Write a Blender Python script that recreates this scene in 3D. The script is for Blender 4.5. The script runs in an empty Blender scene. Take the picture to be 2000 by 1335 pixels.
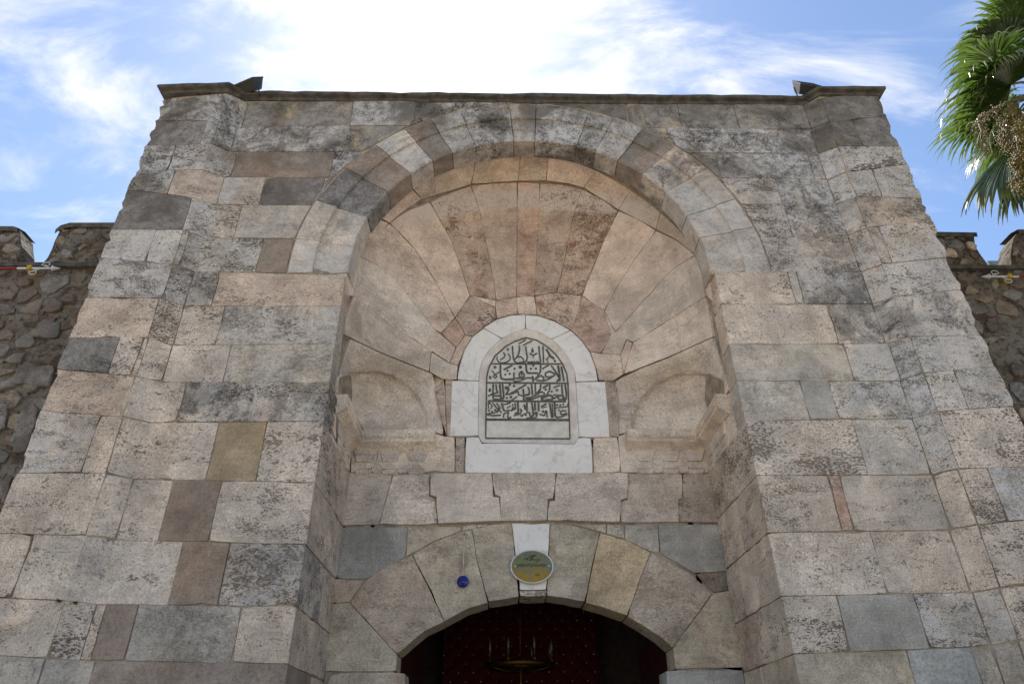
import bpy, bmesh, math, random
from mathutils import Vector, Matrix, noise
from mathutils.geometry import delaunay_2d_cdt
random.seed(7)
R = math.radians
scene = bpy.context.scene
COL = scene.collection

# ------------------------------------------------------------------ camera
F, EYE = 1333.33, 1.65
PIT, YAW, ROLL = R(31.77), R(1.243), R(0.609)
cp, sp, cy, sy, cr, sr = math.cos(PIT), math.sin(PIT), math.cos(YAW), math.sin(YAW), math.cos(ROLL), math.sin(ROLL)
XH = Vector((cy, -sy, 0)); YH = Vector((-sy*sp, -cy*sp, cp)); FW = Vector((sy*cp, cy*cp, sp))
CR = cr*XH - sr*YH; CU = sr*XH + cr*YH
cam = bpy.data.cameras.new('camera'); camo = bpy.data.objects.new('camera', cam); COL.objects.link(camo)
m = Matrix((CR, CU, -FW)).transposed().to_4x4(); m.translation = Vector((0, 0, EYE)); camo.matrix_world = m
cam.sensor_width = 36; cam.lens = F/2000*36; cam.clip_end = 3000; cam.clip_start = .05
scene.camera = camo
def ray(px, py):
    return CR*((px-1000)/F) + CU*(-(py-667.5)/F) + FW
def at(px, py, Y):
    d = ray(px, py); t = Y/d.y
    return Vector((d.x*t, Y, d.z*t+EYE))

# ------------------------------------------------------------------ world and sun
sd = ray(800, 25).normalized()
EL = math.asin(sd.z); AZ = math.atan2(sd.x, sd.y)
world = bpy.data.worlds.new('World'); scene.world = world; world.use_nodes = True
SKY_STRENGTH, SUN_STRENGTH, EXPOSURE = 0.12, 5.0, 0.78
class NT:
    def __init__(s, nt): s.nt = nt; nt.nodes.clear()
    def n(s, t, **k):
        x = s.nt.nodes.new(t)
        for a, b in k.items(): setattr(x, a, b)
        return x
    def put(s, sock, v):
        if v is None: return
        if isinstance(v, bpy.types.NodeSocket): s.nt.links.new(v, sock)
        elif isinstance(v, (tuple, list)) and len(v) == 3 and sock.type == 'RGBA': sock.default_value = (*v, 1)
        else: sock.default_value = v
    def math(s, op, a, b=None, c=None, clamp=False):
        x = s.n('ShaderNodeMath', operation=op, use_clamp=clamp)
        for i, v in enumerate((a, b, c)): s.put(x.inputs[i], v)
        return x.outputs[0]
    def vec(s, op, a, b=None):
        x = s.n('ShaderNodeVectorMath', operation=op); s.put(x.inputs[0], a); s.put(x.inputs[1], b)
        return x.outputs['Value'] if op in ('DOT_PRODUCT', 'LENGTH') else x.outputs[0]
    def mix(s, f, a, b, mode='MIX'):
        x = s.n('ShaderNodeMix', data_type='RGBA', blend_type=mode); s.put(x.inputs[0], f); s.put(x.inputs[6], a); s.put(x.inputs[7], b)
        return x.outputs[2]
    def step(s, v, a, b, x0=0., x1=1.):
        x = s.n('ShaderNodeMapRange', interpolation_type='SMOOTHSTEP'); s.put(x.inputs[0], v)
        for i, q in zip((1, 2, 3, 4), (a, b, x0, x1)): s.put(x.inputs[i], q)
        return x.outputs[0]
    def noise(s, co, scale, detail=4, rough=.55, dist=0.):
        x = s.n('ShaderNodeTexNoise'); s.put(x.inputs['Vector'], co)
        for k, q in (('Scale', scale), ('Detail', detail), ('Roughness', rough), ('Distortion', dist)): x.inputs[k].default_value = q
        return x.outputs[0]
    def scale(s, co, v):
        return s.vec('MULTIPLY', co, v)
w = NT(world.node_tree)
sky = w.n('ShaderNodeTexSky', sky_type='NISHITA'); sky.sun_disc = False; sky.sun_elevation = EL; sky.sun_rotation = AZ
sky.air_density = 1.0; sky.dust_density = .3; sky.ozone_density = 2.5
D = w.n('ShaderNodeTexCoord').outputs['Generated']
sep = w.n('ShaderNodeSeparateXYZ'); w.put(sep.inputs[0], D)
zz = w.math('ADD', w.math('MAXIMUM', sep.outputs[2], 0.0), .18)
cmb = w.n('ShaderNodeCombineXYZ'); w.put(cmb.inputs[0], w.math('DIVIDE', sep.outputs[0], zz)); w.put(cmb.inputs[1], w.math('DIVIDE', sep.outputs[1], zz))
P2 = cmb.outputs[0]
rot = w.n('ShaderNodeMapping'); w.put(rot.inputs[0], P2); rot.inputs['Rotation'].default_value = (0, 0, R(28)); rot.inputs['Scale'].default_value = (1.0, 2.2, 1); rot.inputs['Location'].default_value = (3.3, 1.7, 0)
wisps = w.noise(rot.outputs[0], 2.6, 9, .62, .5)
big = w.noise(w.vec('ADD', P2, (7.4, 2.2, 0)), 1.1, 4, .5, .3)
sdot = w.vec('DOT_PRODUCT', D, tuple(sd))
near = w.math('POWER', w.math('MAXIMUM', sdot, 0.), 34.)
cover = w.math('ADD', w.math('MULTIPLY', wisps, 1.0), w.math('MULTIPLY', big, .42))
left = w.math('MULTIPLY', sep.outputs[0], -.13)
cover = w.math('ADD', w.math('ADD', cover, left), w.math('MULTIPLY', near, .25))
mask = w.step(cover, .70, 1.06)
aur = w.math('ADD', w.math('MULTIPLY', w.math('POWER', w.math('MAXIMUM', sdot, 0.), 60.), 2.5), 6.8)
cl = w.n('ShaderNodeCombineXYZ')
for i, q in enumerate((1.0, .962, .90)): w.put(cl.inputs[i], w.math('MULTIPLY', aur, q))
skycol = w.mix(mask, sky.outputs[0], cl.outputs[0])
bg = w.n('ShaderNodeBackground'); w.put(bg.inputs[0], skycol); bg.inputs[1].default_value = SKY_STRENGTH
w.put(w.n('ShaderNodeOutputWorld').inputs[0], bg.outputs[0])
sun = bpy.data.lights.new('sun', 'SUN'); sun.energy = SUN_STRENGTH; sun.angle = R(.5); sun.color = (1, .95, .87)
suno = bpy.data.objects.new('sun', sun); COL.objects.link(suno); suno.rotation_euler = (-sd).to_track_quat('-Z', 'Y').to_euler(); suno.location = (0, 20, 40)
scene.render.engine = 'CYCLES'
vs = scene.view_settings; vs.view_transform = 'Standard'; vs.look = 'None'; vs.exposure = EXPOSURE; vs.gamma = 1; vs.use_curve_mapping = False

# ------------------------------------------------------------------ materials
def newmat(name):
    mt = bpy.data.materials.new(name); mt.use_nodes = True; t = NT(mt.node_tree)
    b = t.n('ShaderNodeBsdfPrincipled'); t.put(t.n('ShaderNodeOutputMaterial').inputs[0], b.outputs[0])
    return mt, t, b
def simple(name, col, rough=.6, metal=0., nscale=12., namt=.25, bump=.1, bscale=60., spec=.5):
    mt, t, b = newmat(name)
    co = t.n('ShaderNodeNewGeometry').outputs['Position']
    n1 = t.noise(co, nscale, 6, .6)
    v = t.step(n1, .3, .7, 1-namt, 1+namt)
    x = t.n('ShaderNodeVectorMath', operation='SCALE'); x.inputs[0].default_value = col; t.put(x.inputs['Scale'], v)
    t.put(b.inputs['Base Color'], x.outputs[0]); b.inputs['Roughness'].default_value = rough; b.inputs['Metallic'].default_value = metal
    b.inputs['Specular IOR Level'].default_value = spec
    if bump:
        bp = t.n('ShaderNodeBump'); bp.inputs['Strength'].default_value = bump; bp.inputs['Distance'].default_value = .01
        t.put(bp.inputs['Height'], t.noise(co, bscale, 5, .6)); t.put(b.inputs['Normal'], bp.outputs[0])
    return mt
def stone_material(name):
    mt, t, b = newmat(name)
    geo = t.n('ShaderNodeNewGeometry').outputs['Position']
    oi = t.n('ShaderNodeObjectInfo')
    def attr(k): return t.n('ShaderNodeAttribute', attribute_type='OBJECT', attribute_name=k).outputs['Fac']
    por, lic, cru, sta = attr('porous'), attr('lichen'), attr('crust'), attr('stain')
    off = t.n('ShaderNodeCombineXYZ'); t.put(off.inputs[0], t.math('MULTIPLY', oi.outputs['Random'], 37.)); t.put(off.inputs[2], t.math('MULTIPLY', oi.outputs['Random'], 91.))
    own = t.math('FRACT', t.math('MULTIPLY', oi.outputs['Random'], 17.37)); own2 = t.math('FRACT', t.math('MULTIPLY', oi.outputs['Random'], 53.11))
    scl = t.n('ShaderNodeVectorMath', operation='SCALE'); t.put(scl.inputs[0], geo); t.put(scl.inputs['Scale'], t.math('ADD', .65, t.math('MULTIPLY', own, .9)))
    lc = t.vec('ADD', scl.outputs[0], off.outputs[0])             # own pattern, at its own scale, in every stone
    base = oi.outputs['Color']
    cloudy = t.noise(geo, 1.9, 7, .66, .3)
    grain = t.noise(lc, 55, 5, .65)
    band = t.noise(t.scale(lc, (1.2, 1.2, 13.)), 2.2, 6, .6, .6)
    sh = t.math('MULTIPLY', t.step(cloudy, .32, .68, .74, 1.2), t.step(grain, .34, .66, .80, 1.16))
    sh = t.math('MULTIPLY', sh, t.step(band, .3, .7, .93, 1.07))
    fine = t.noise(geo, 95, 3, .8)
    sh = t.math('MULTIPLY', sh, t.math('SUBTRACT', 1.12, t.math('MULTIPLY', t.step(fine, .52, .66), t.math('ADD', .12, t.math('MULTIPLY', por, .42)))))
    drip = t.noise(t.scale(geo, (4., 4., .8)), 1.1, 7, .7, 1.2)
    sh = t.math('MULTIPLY', sh, t.step(drip, .40, .68, 1.06, .95))
    sc = t.n('ShaderNodeVectorMath', operation='SCALE'); t.put(sc.inputs[0], base); t.put(sc.inputs['Scale'], sh)
    col = sc.outputs[0]
    # rusty / pink staining
    st = t.math('MULTIPLY', t.step(t.noise(lc, 3.4, 7, .68, .4), .47, .68), sta)
    col = t.mix(st, col, t.mix(t.step(t.noise(lc, 7., 3), .4, .6), (.23, .115, .055), (.36, .20, .13)))
    # pale salt band in the vault of the niche
    sx = t.n('ShaderNodeSeparateXYZ'); t.put(sx.inputs[0], geo)
    sdx = t.math('SUBTRACT', sx.outputs[0], .35)
    sz = t.math('ADD', t.math('ADD', sx.outputs[1], t.math('MULTIPLY', t.math('MULTIPLY', sdx, sdx), .09)), t.math('MULTIPLY', t.math('SUBTRACT', t.noise(geo, 4, 6, .7), .5), .22))
    salt = t.math('MULTIPLY', t.math('MULTIPLY', t.step(sz, 7.80, 7.88), t.step(sz, 8.05, 8.10, 1., 0.)), t.math('MULTIPLY', t.step(sx.outputs[2], 8.3, 8.8), attr('salt')))
    col = t.mix(t.math('MULTIPLY', salt, t.step(t.noise(geo, 26, 5, .75), .36, .58, .35, .95)), col, (.66, .58, .52))
    # thin grey weather film
    zt_ = t.math('MULTIPLY', t.step(sx.outputs[2], 7.2, 10.0), t.math('SUBTRACT', 1.0, attr('salt')))
    f2 = t.math('MULTIPLY', t.step(t.math('ADD', t.noise(geo, .95, 9, .7, .6), t.math('MULTIPLY', zt_, .16)), .55, .66), t.math('MULTIPLY', zt_, .8))
    col = t.mix(f2, col, t.mix(t.step(t.noise(geo, 5, 4), .4, .6), (.10, .085, .065), (.20, .17, .135)))
    film = t.math('MULTIPLY', t.step(t.noise(geo, 1.5, 8, .72, .5), .43, .58), t.math('MULTIPLY', cru, .85), clamp=True)
    col = t.mix(film, col, (.15, .14, .125))
    # pale lichen crust, speckled inside larger patches
    patch = t.step(t.noise(geo, 1.25, 6, .62, .4), .38, .54)
    speck = t.step(t.noise(geo, 42, 4, .75), .46, .54)
    spk2 = t.step(t.noise(geo, 9, 8, .78, .3), .47, .55)
    lmask = t.math('MULTIPLY', t.math('MULTIPLY', t.math('MAXIMUM', t.math('MULTIPLY', speck, .8), spk2), patch), lic, clamp=True)
    col = t.mix(lmask, col, (.60, .575, .54))
    # round lichen spots
    vo = t.n('ShaderNodeTexVoronoi'); t.put(vo.inputs['Vector'], geo); vo.inputs['Scale'].default_value = 9.; vo.inputs['Randomness'].default_value = 1
    rnd = t.n('ShaderNodeSeparateColor'); t.put(rnd.inputs[0], vo.outputs['Color'])
    spot = t.math('MULTIPLY', t.step(t.math('DIVIDE', vo.outputs['Distance'], t.math('ADD', t.math('MULTIPLY', rnd.outputs[0], .30), .02)), .72, .98, 1., 0.), t.math('MULTIPLY', t.step(rnd.outputs[1], .6, .7), lic))
    spot = t.math('MULTIPLY', spot, t.step(t.noise(geo, .9, 3), .5, .6))
    col = t.mix(t.math('MULTIPLY', spot, .75), col, (.6, .6, .58))
    # black crust
    bm1 = t.step(t.noise(geo, 2.1, 10, .76, .6), .47, .60); bm2 = t.step(t.noise(geo, 26, 5, .78), .42, .56)
    bmask = t.math('MULTIPLY', t.math('MULTIPLY', bm1, t.math('ADD', t.math('MULTIPLY', bm2, .7), .3)), cru, clamp=True)
    col = t.mix(bmask, col, (.052, .048, .043))
    # pores and pits: horizontal beds in the travertine
    pn = t.noise(t.scale(lc, (1., 1., 2.1)), 30, 3, .6)
    cl1 = t.noise(t.scale(lc, (1., 1., 2.4)), 1.7, 6, .7, .6)
    thr = t.math('ADD', t.step(cl1, .40, .66, .68, .49), t.math('MULTIPLY', t.math('SUBTRACT', own2, .42), .15))
    pit = t.math('MULTIPLY', t.step(t.math('SUBTRACT', pn, thr), -.005, .03), por, clamp=True)
    big_ = t.math('MULTIPLY', t.step(t.noise(t.scale(lc, (1., 1., 1.7)), 11, 5, .7, .3), .585, .62), t.math('MULTIPLY', por, t.step(cl1, .50, .57)), clamp=True)
    pin = t.math('MULTIPLY', t.step(t.noise(lc, 70, 2, .5), .62, .66), por)
    pits = t.math('MAXIMUM', t.math('MAXIMUM', pit, big_), t.math('MULTIPLY', pin, .7))
    col = t.mix(t.math('MULTIPLY', pits, .82), col, t.mix(t.step(grain, .4, .6), (.05, .038, .025), (.14, .095, .055)))
    t.put(b.inputs['Base Color'], col); b.inputs['Roughness'].default_value = .93; b.inputs['Specular IOR Level'].default_value = .22
    h = t.math('ADD', t.math('MULTIPLY', grain, .35), t.math('MULTIPLY', t.noise(lc, 14, 6, .65), .8))
    h = t.math('ADD', h, t.math('MULTIPLY', band, .35))
    h = t.math('SUBTRACT', h, t.math('MULTIPLY', pits, 1.3))
    h = t.math('ADD', h, t.math('MULTIPLY', lmask, .18))
    bp = t.n('ShaderNodeBump'); bp.inputs['Strength'].default_value = .65; bp.inputs['Distance'].default_value = .018
    t.put(bp.inputs['Height'], h); t.put(b.inputs['Normal'], bp.outputs[0])
    return mt
STONE = stone_material('weathered_stone')
def marble_material():
    mt, t, b = newmat('white_marble')
    geo = t.n('ShaderNodeNewGeometry').outputs['Position']
    n = t.noise(geo, 3., 7, .6, .8); vein = t.math('ABSOLUTE', t.math('SUBTRACT', t.noise(geo, 1.7, 8, .6, 1.2), .5))
    col = t.mix(t.step(n, .3, .7), (.80, .745, .67), (.88, .835, .76))
    col = t.mix(t.math('MULTIPLY', t.step(vein, .0, .018, 1., 0.), .35), col, (.36, .34, .32))
    col = t.mix(t.math('MULTIPLY', t.step(t.noise(geo, 5, 6, .7), .55, .72), .5), col, (.52, .40, .28))
    t.put(b.inputs['Base Color'], col); b.inputs['Roughness'].default_value = .55
    bp = t.n('ShaderNodeBump'); bp.inputs['Strength'].default_value = .15; bp.inputs['Distance'].default_value = .006
    t.put(bp.inputs['Height'], t.noise(geo, 40, 5)); t.put(b.inputs['Normal'], bp.outputs[0])
    return mt
MARBLE = marble_material()
SPLAY = simple('stained_marble', (.74, .665, .575), .6, 0, 6, .15, .1)
MORTAR = simple('mortar', (.33, .275, .205), .95, 0, 6, .35, .6, 35, .1)
def rubble_mat():
    mt, t, b = newmat('rubble_mortar')
    geo = t.n('ShaderNodeNewGeometry').outputs['Position']
    wob = t.n('ShaderNodeTexNoise'); t.put(wob.inputs['Vector'], geo); wob.inputs['Scale'].default_value = 5
    v = t.n('ShaderNodeTexVoronoi', feature='F1'); t.put(v.inputs['Vector'], t.scale(t.vec('ADD', geo, t.scale(wob.outputs['Color'], (.22, .22, .22))), (1, 1, 1.6))); v.inputs['Scale'].default_value = 7
    c3 = t.n('ShaderNodeSeparateColor'); t.put(c3.inputs[0], v.outputs['Color'])
    c = t.mix(t.step(c3.outputs[0], .2, .8), (.08, .06, .042), (.16, .13, .095))
    c = t.mix(t.step(t.noise(geo, 3, 7, .7), .42, .6), c, (.19, .17, .14))
    c = t.mix(t.step(t.noise(geo, 13, 7, .75), .5, .62), c, (.055, .045, .034))
    t.put(b.inputs['Base Color'], c); b.inputs['Roughness'].default_value = .95; b.inputs['Specular IOR Level'].default_value = .1
    bp = t.n('ShaderNodeBump'); bp.inputs['Strength'].default_value = 1; bp.inputs['Distance'].default_value = .025
    t.put(bp.inputs['Height'], t.math('ADD', t.noise(geo, 9, 8, .75), t.math('MULTIPLY', v.outputs['Distance'], -.8))); t.put(b.inputs['Normal'], bp.outputs[0])
    return mt
RUBMORT = rubble_mat()
CEMENT = simple('coping_cement', (.088, .08, .068), .9, 0, 9, .4, .5, 50, .2)
INK = simple('inscription_paint', (.105, .10, .072), .8, 0, 30, .5, .2)

# colour, porous, lichen, crust, stain
KINDS = {
 't': ((0.63, 0.515, 0.4), .95, .25, .22, .12), 'u': ((0.58, 0.46, 0.355), .6, .15, .25, .3),
 'w': ((0.585, 0.505, 0.41), .9, .8, .30, .08), 'k': ((0.42, 0.365, 0.3), .6, .9, .95, .1),
 'v': ((0.585, 0.48, 0.375), 1., .55, .75, .1),
 'b': ((0.27, 0.2, 0.145), .05, .18, .3, .15), 'd': ((.135, .115, .098), .1, .3, .45, .0),
 'o': ((0.355, 0.27, 0.165), .15, .05, .15, .3), 'g': ((0.5, 0.43, 0.34), .3, .35, .4, .15),
 'h': ((0.4, 0.37, 0.32), .05, .05, .15, .0),
 'c': ((.15, .135, .11), .1, .25, .35, .0), 'y': ((0.45, 0.355, 0.23), .2, .3, .75, .2),
 'p': ((0.66, 0.525, 0.415), .35, .12, .02, .2), 'P': ((0.66, 0.55, 0.44), .35, .15, .02, .08),
 'q': ((0.55, 0.42, 0.325), .9, .0, .05, .75), 'n': ((0.59, 0.45, 0.345), .3, .0, .05, .35),
 'r': ((0.56, 0.39, 0.30), .4, .05, .1, .6), 'e': ((0.56, 0.465, 0.335), .35, .2, .2, .4),
 'E': ((0.52, 0.4, 0.25), .2, .05, .1, .6), 'x': ((0.56, 0.45, 0.335), .35, .2, .12, .45),
 'D': ((0.115, 0.08, 0.054), .4, .15, .5, .4), 'G': ((0.16, 0.148, 0.125), .3, .3, .7, .2), 'T': ((0.235, 0.185, 0.122), .5, .2, .6, .5),
}
# ------------------------------------------------------------------ helpers
def link(o, parent=None):
    COL.objects.link(o)
    if parent is not None: o.parent = parent
    return o
def mesh_obj(name, verts, faces, mat, parent=None, smooth=False):
    me = bpy.data.meshes.new(name); me.from_pydata([tuple(v) for v in verts], [], faces); me.materials.append(mat)
    if smooth: me.polygons.foreach_set('use_smooth', [True]*len(me.polygons))
    me.update(); return link(bpy.data.objects.new(name, me), parent)
def bm_obj(name, bm, mat, parent=None, smooth=False):
    me = bpy.data.meshes.new(name); bm.to_mesh(me); bm.free(); me.materials.append(mat)
    if smooth: me.polygons.foreach_set('use_smooth', [True]*len(me.polygons))
    return link(bpy.data.objects.new(name, me), parent)
def tag(o, label=None, cat=None, group=None, kind=None):
    for k, v in (('label', label), ('category', cat), ('group', group), ('kind', kind)):
        if v: o[k] = v
    return o
def thing(name, loc, label, cat, group=None):
    o = bpy.data.objects.new(name, None); o.location = loc; o.empty_display_size = .2; link(o); return tag(o, label, cat, group)
def keep(o):     # world-space mesh under a thing that stands away from the origin
    o.matrix_parent_inverse = Matrix.Translation(o.parent.location).inverted(); return o
def box(bm, x0, x1, y0, y1, z0, z1, M=None):
    vs_ = [bm.verts.new(Vector((x, y, z)) if M is None else M @ Vector((x, y, z))) for x in (x0, x1) for y in (y0, y1) for z in (z0, z1)]
    for f in ((0, 1, 3, 2), (4, 6, 7, 5), (0, 4, 5, 1), (2, 3, 7, 6), (0, 2, 6, 4), (1, 5, 7, 3)): bm.faces.new([vs_[i] for i in f])
def tube(bm, pts, r, seg=8, caps=True):
    pts = [Vector(p) for p in pts]; rings = []
    rr = r if isinstance(r, (list, tuple)) else [r]*len(pts)
    for i, p in enumerate(pts):
        d = (pts[min(i+1, len(pts)-1)] - pts[max(i-1, 0)]).normalized()
        a = d.orthogonal().normalized() if i == 0 else (a - d*a.dot(d)).normalized()
        b_ = d.cross(a)
        rings.append([bm.verts.new(p + (a*math.cos(2*math.pi*k/seg) + b_*math.sin(2*math.pi*k/seg))*rr[i]) for k in range(seg)])
    for A, B in zip(rings, rings[1:]):
        for k in range(seg): bm.faces.new((A[k], A[(k+1) % seg], B[(k+1) % seg], B[k]))
    if caps: bm.faces.new(rings[0][::-1]); bm.faces.new(rings[-1])
def smooth(x): x = min(1, max(0, x)); return x*x*(3-2*x)
def area2(p): return sum(p[i][0]*p[(i+1) % len(p)][1]-p[(i+1) % len(p)][0]*p[i][1] for i in range(len(p)))/2
def inset(p, d):
    n = len(p); out = []
    for i in range(n):
        a, b_, c = p[i-1], p[i], p[(i+1) % n]
        e1 = (b_[0]-a[0], b_[1]-a[1]); e2 = (c[0]-b_[0], c[1]-b_[1])
        l1 = math.hypot(*e1) or 1e-9; l2 = math.hypot(*e2) or 1e-9
        n1 = (-e1[1]/l1, e1[0]/l1); n2 = (-e2[1]/l2, e2[0]/l2)
        mx, my = n1[0]+n2[0], n1[1]+n2[1]; q = mx*mx+my*my
        k = 2/q if q > .5 else 2/.5
        dd = d[i] if isinstance(d, list) else d
        out.append((b_[0]+mx*k*dd, b_[1]+my*k*dd))
    return out
def inside(p, x, y):
    r = False; n = len(p)
    for i in range(n):
        x1, y1 = p[i]; x2, y2 = p[i-1]
        if (y1 > y) != (y2 > y) and x < (x2-x1)*(y-y1)/(y2-y1)+x1: r = not r
    return r
def densify(p, step, cuts=()):
    out = []
    for i in range(len(p)):
        a, b_ = p[i], p[(i+1) % len(p)]; L = math.hypot(b_[0]-a[0], b_[1]-a[1]); n = max(1, round(L/step))
        ts = {k/n for k in range(n)}
        for c in cuts:
            if (a[0]-c)*(b_[0]-c) < 0: ts.add((c-a[0])/(b_[0]-a[0]))
        for q in sorted(ts): out.append((a[0]+(b_[0]-a[0])*q, a[1]+(b_[1]-a[1])*q))
    return out
def stone(name, parent, poly, fmap, kind, thick=.22, gap=.003, jit=.005, step=.16, bev=.008, unit=1., relief=.006, cuts=(), mat=None, rnd=.02, clip=None, dfun=None, proud=None, grid=1.25):
    """one stone: an uneven bevelled slab whose face follows fmap(u, v, depth)"""
    if area2(poly) < 0: poly = poly[::-1]
    k0 = set()
    o = densify(poly, step*unit, cuts)
    if clip: o = clip(o)
    q = []
    for a in o:
        if not q or math.hypot(a[0]-q[-1][0], a[1]-q[-1][1]) > .012*unit: q.append(a)
    while len(q) > 3 and math.hypot(q[0][0]-q[-1][0], q[0][1]-q[-1][1]) < .012*unit: q.pop()
    if len(q) < 3 or abs(area2(q)) < .004*unit*unit: return None
    ds = []
    n = len(q)
    for i in range(n):
        a, b_, c = q[i-1], q[i], q[(i+1) % n]
        ang = abs(math.atan2((b_[0]-a[0])*(c[1]-b_[1])-(b_[1]-a[1])*(c[0]-b_[0]), (b_[0]-a[0])*(c[0]-b_[0])+(b_[1]-a[1])*(c[1]-b_[1])))
        d = gap + random.random()*jit
        if ang > .9: d += random.random()**2*rnd
        elif random.random() < .06: d += random.random()*rnd
        ds.append(d*unit)
    P = inset(q, ds)
    if area2(P) <= 0: return None
    Q = inset(P, bev*unit)
    if area2(Q) <= 0: Q = P
    pr = random.uniform(-.006, .006) if proud is None else -proud
    pts = [Vector(a) for a in Q]; cons = [(i, (i+1) % len(Q)) for i in range(len(Q))]
    xs = [a[0] for a in Q]; ys = [a[1] for a in Q]
    in2 = inset(Q, .45*step*unit); g = step*grid*unit
    gx = int((max(xs)-min(xs))/g)+1; gy = int((max(ys)-min(ys))/g)+1
    if area2(in2) > 0:
        for i in range(gx+1):
            for j in range(gy+1):
                x = min(xs)+(i+random.uniform(.3, .7))*g; y = min(ys)+(j+random.uniform(.3, .7))*g
                if inside(in2, x, y) and inside(Q, x, y) and all(abs(x-c) > .06*unit for c in cuts): pts.append(Vector((x, y)))
    nin = len(pts)
    for c in cuts:
        cc = sorted([i for i in range(len(Q)) if abs(Q[i][0]-c) < .011*unit], key=lambda i: Q[i][1])
        if len(cc) >= 2:
            a, b_ = Q[cc[0]], Q[cc[-1]]; chain = [cc[0]]; n_ = int((b_[1]-a[1])/(.07*unit))
            for k in range(1, n_): pts.append(Vector((a[0]+(b_[0]-a[0])*k/n_, a[1]+(b_[1]-a[1])*k/n_))); chain.append(len(pts)-1)
            chain.append(cc[-1]); cons += list(zip(chain, chain[1:]))
    v2, e2, f2, *_ = delaunay_2d_cdt(pts, cons, [], 1, 1e-5*unit)
    V = []; 
    for p in v2:
        d = pr
        if relief:
            w_ = fmap(p.x, p.y, 0); d += relief*noise.noise(w_*2.3)*1.6 + relief*.6*noise.noise(w_*9)
        if dfun: d += dfun(p.x, p.y)
        V.append(fmap(p.x, p.y, d))
    Fc = [list(f) for f in f2]
    # map the ring back to the triangulated vertices (same order: inputs come first)
    nQ = len(Q); ring0 = list(range(nQ)) if len(v2) >= nQ else None
    b1 = len(V); V += [fmap(a[0], a[1], bev*.8+pr+(dfun(a[0], a[1]) if dfun else 0)) for a in P]
    b2 = len(V); V += [fmap(a[0], a[1], thick) for a in P]
    for i in range(nQ):
        j = (i+1) % nQ
        Fc.append([ring0[i], b1+i, b1+j, ring0[j]]); Fc.append([b1+i, b2+i, b2+j, b1+j])
    ob = mesh_obj(name, V, Fc, mat or STONE, parent)
    bm = bmesh.new(); bm.from_mesh(ob.data); bmesh.ops.recalc_face_normals(bm, faces=bm.faces)
    # an open shell may come out inside-out: the face must look back along the depth
    c = Vector(Q[0]).lerp(Vector(Q[len(Q)//2]), .5); dirn = fmap(c.x, c.y, 0)-fmap(c.x, c.y, .1)
    bm.faces.ensure_lookup_table()
    if sum(f.normal.dot(dirn)*f.calc_area() for f in bm.faces[:len(f2)]) < 0: bmesh.ops.reverse_faces(bm, faces=bm.faces)
    bm.to_mesh(ob.data); bm.free()
    if not mat:
        paint(ob, kind)
        if name == 'conch_stone': ob['salt'] = 1.0
    return ob
def paint(ob, kind):
    c, po, li, cr_, st = KINDS[kind]; v = random.uniform(.93, 1.07); h = random.uniform(-.025, .025)
    ob.color = (c[0]*v*(1+h), c[1]*v, c[2]*v*(1-h), 1)
    for k, x in (('porous', po), ('lichen', li), ('crust', cr_), ('stain', st)): ob[k] = float(min(1., max(0., x*random.uniform(.8, 1.2))))

# ------------------------------------------------------------------ ground
YM, YP, YB, YW = 7.0, 6.846, 8.58, 7.9
XC, ZC = .4025, 7.18                       # centre of the great arch
RI, RM, RO = 2.35, 2.80, 3.13
def paving():
    mt, t, b = newmat('stone_paving')
    geo = t.n('ShaderNodeNewGeometry').outputs['Position']
    br = t.n('ShaderNodeTexBrick'); t.put(br.inputs['Vector'], geo); br.inputs['Scale'].default_value = 1.4
    br.inputs['Color1'].default_value = (.46, .385, .295, 1); br.inputs['Color2'].default_value = (.41, .345, .265, 1); br.inputs['Mortar'].default_value = (.13, .115, .095, 1); br.inputs['Mortar Size'].default_value = .012
    col = t.mix(t.step(t.noise(geo, 1.3, 7, .65), .35, .7), br.outputs[0], (.40, .33, .25))
    t.put(b.inputs['Base Color'], col); b.inputs['Roughness'].default_value = .85
    bp = t.n('ShaderNodeBump'); bp.inputs['Strength'].default_value = .3; bp.inputs['Distance'].default_value = .01; t.put(bp.inputs['Height'], t.noise(geo, 20, 6)); t.put(b.inputs['Normal'], bp.outputs[0])
    return mt
tag(mesh_obj('ground', [(-400, -400, 0), (400, -400, 0), (400, 400, 0), (-400, 400, 0)], [(0, 1, 2, 3)], paving()), kind='structure')

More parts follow.
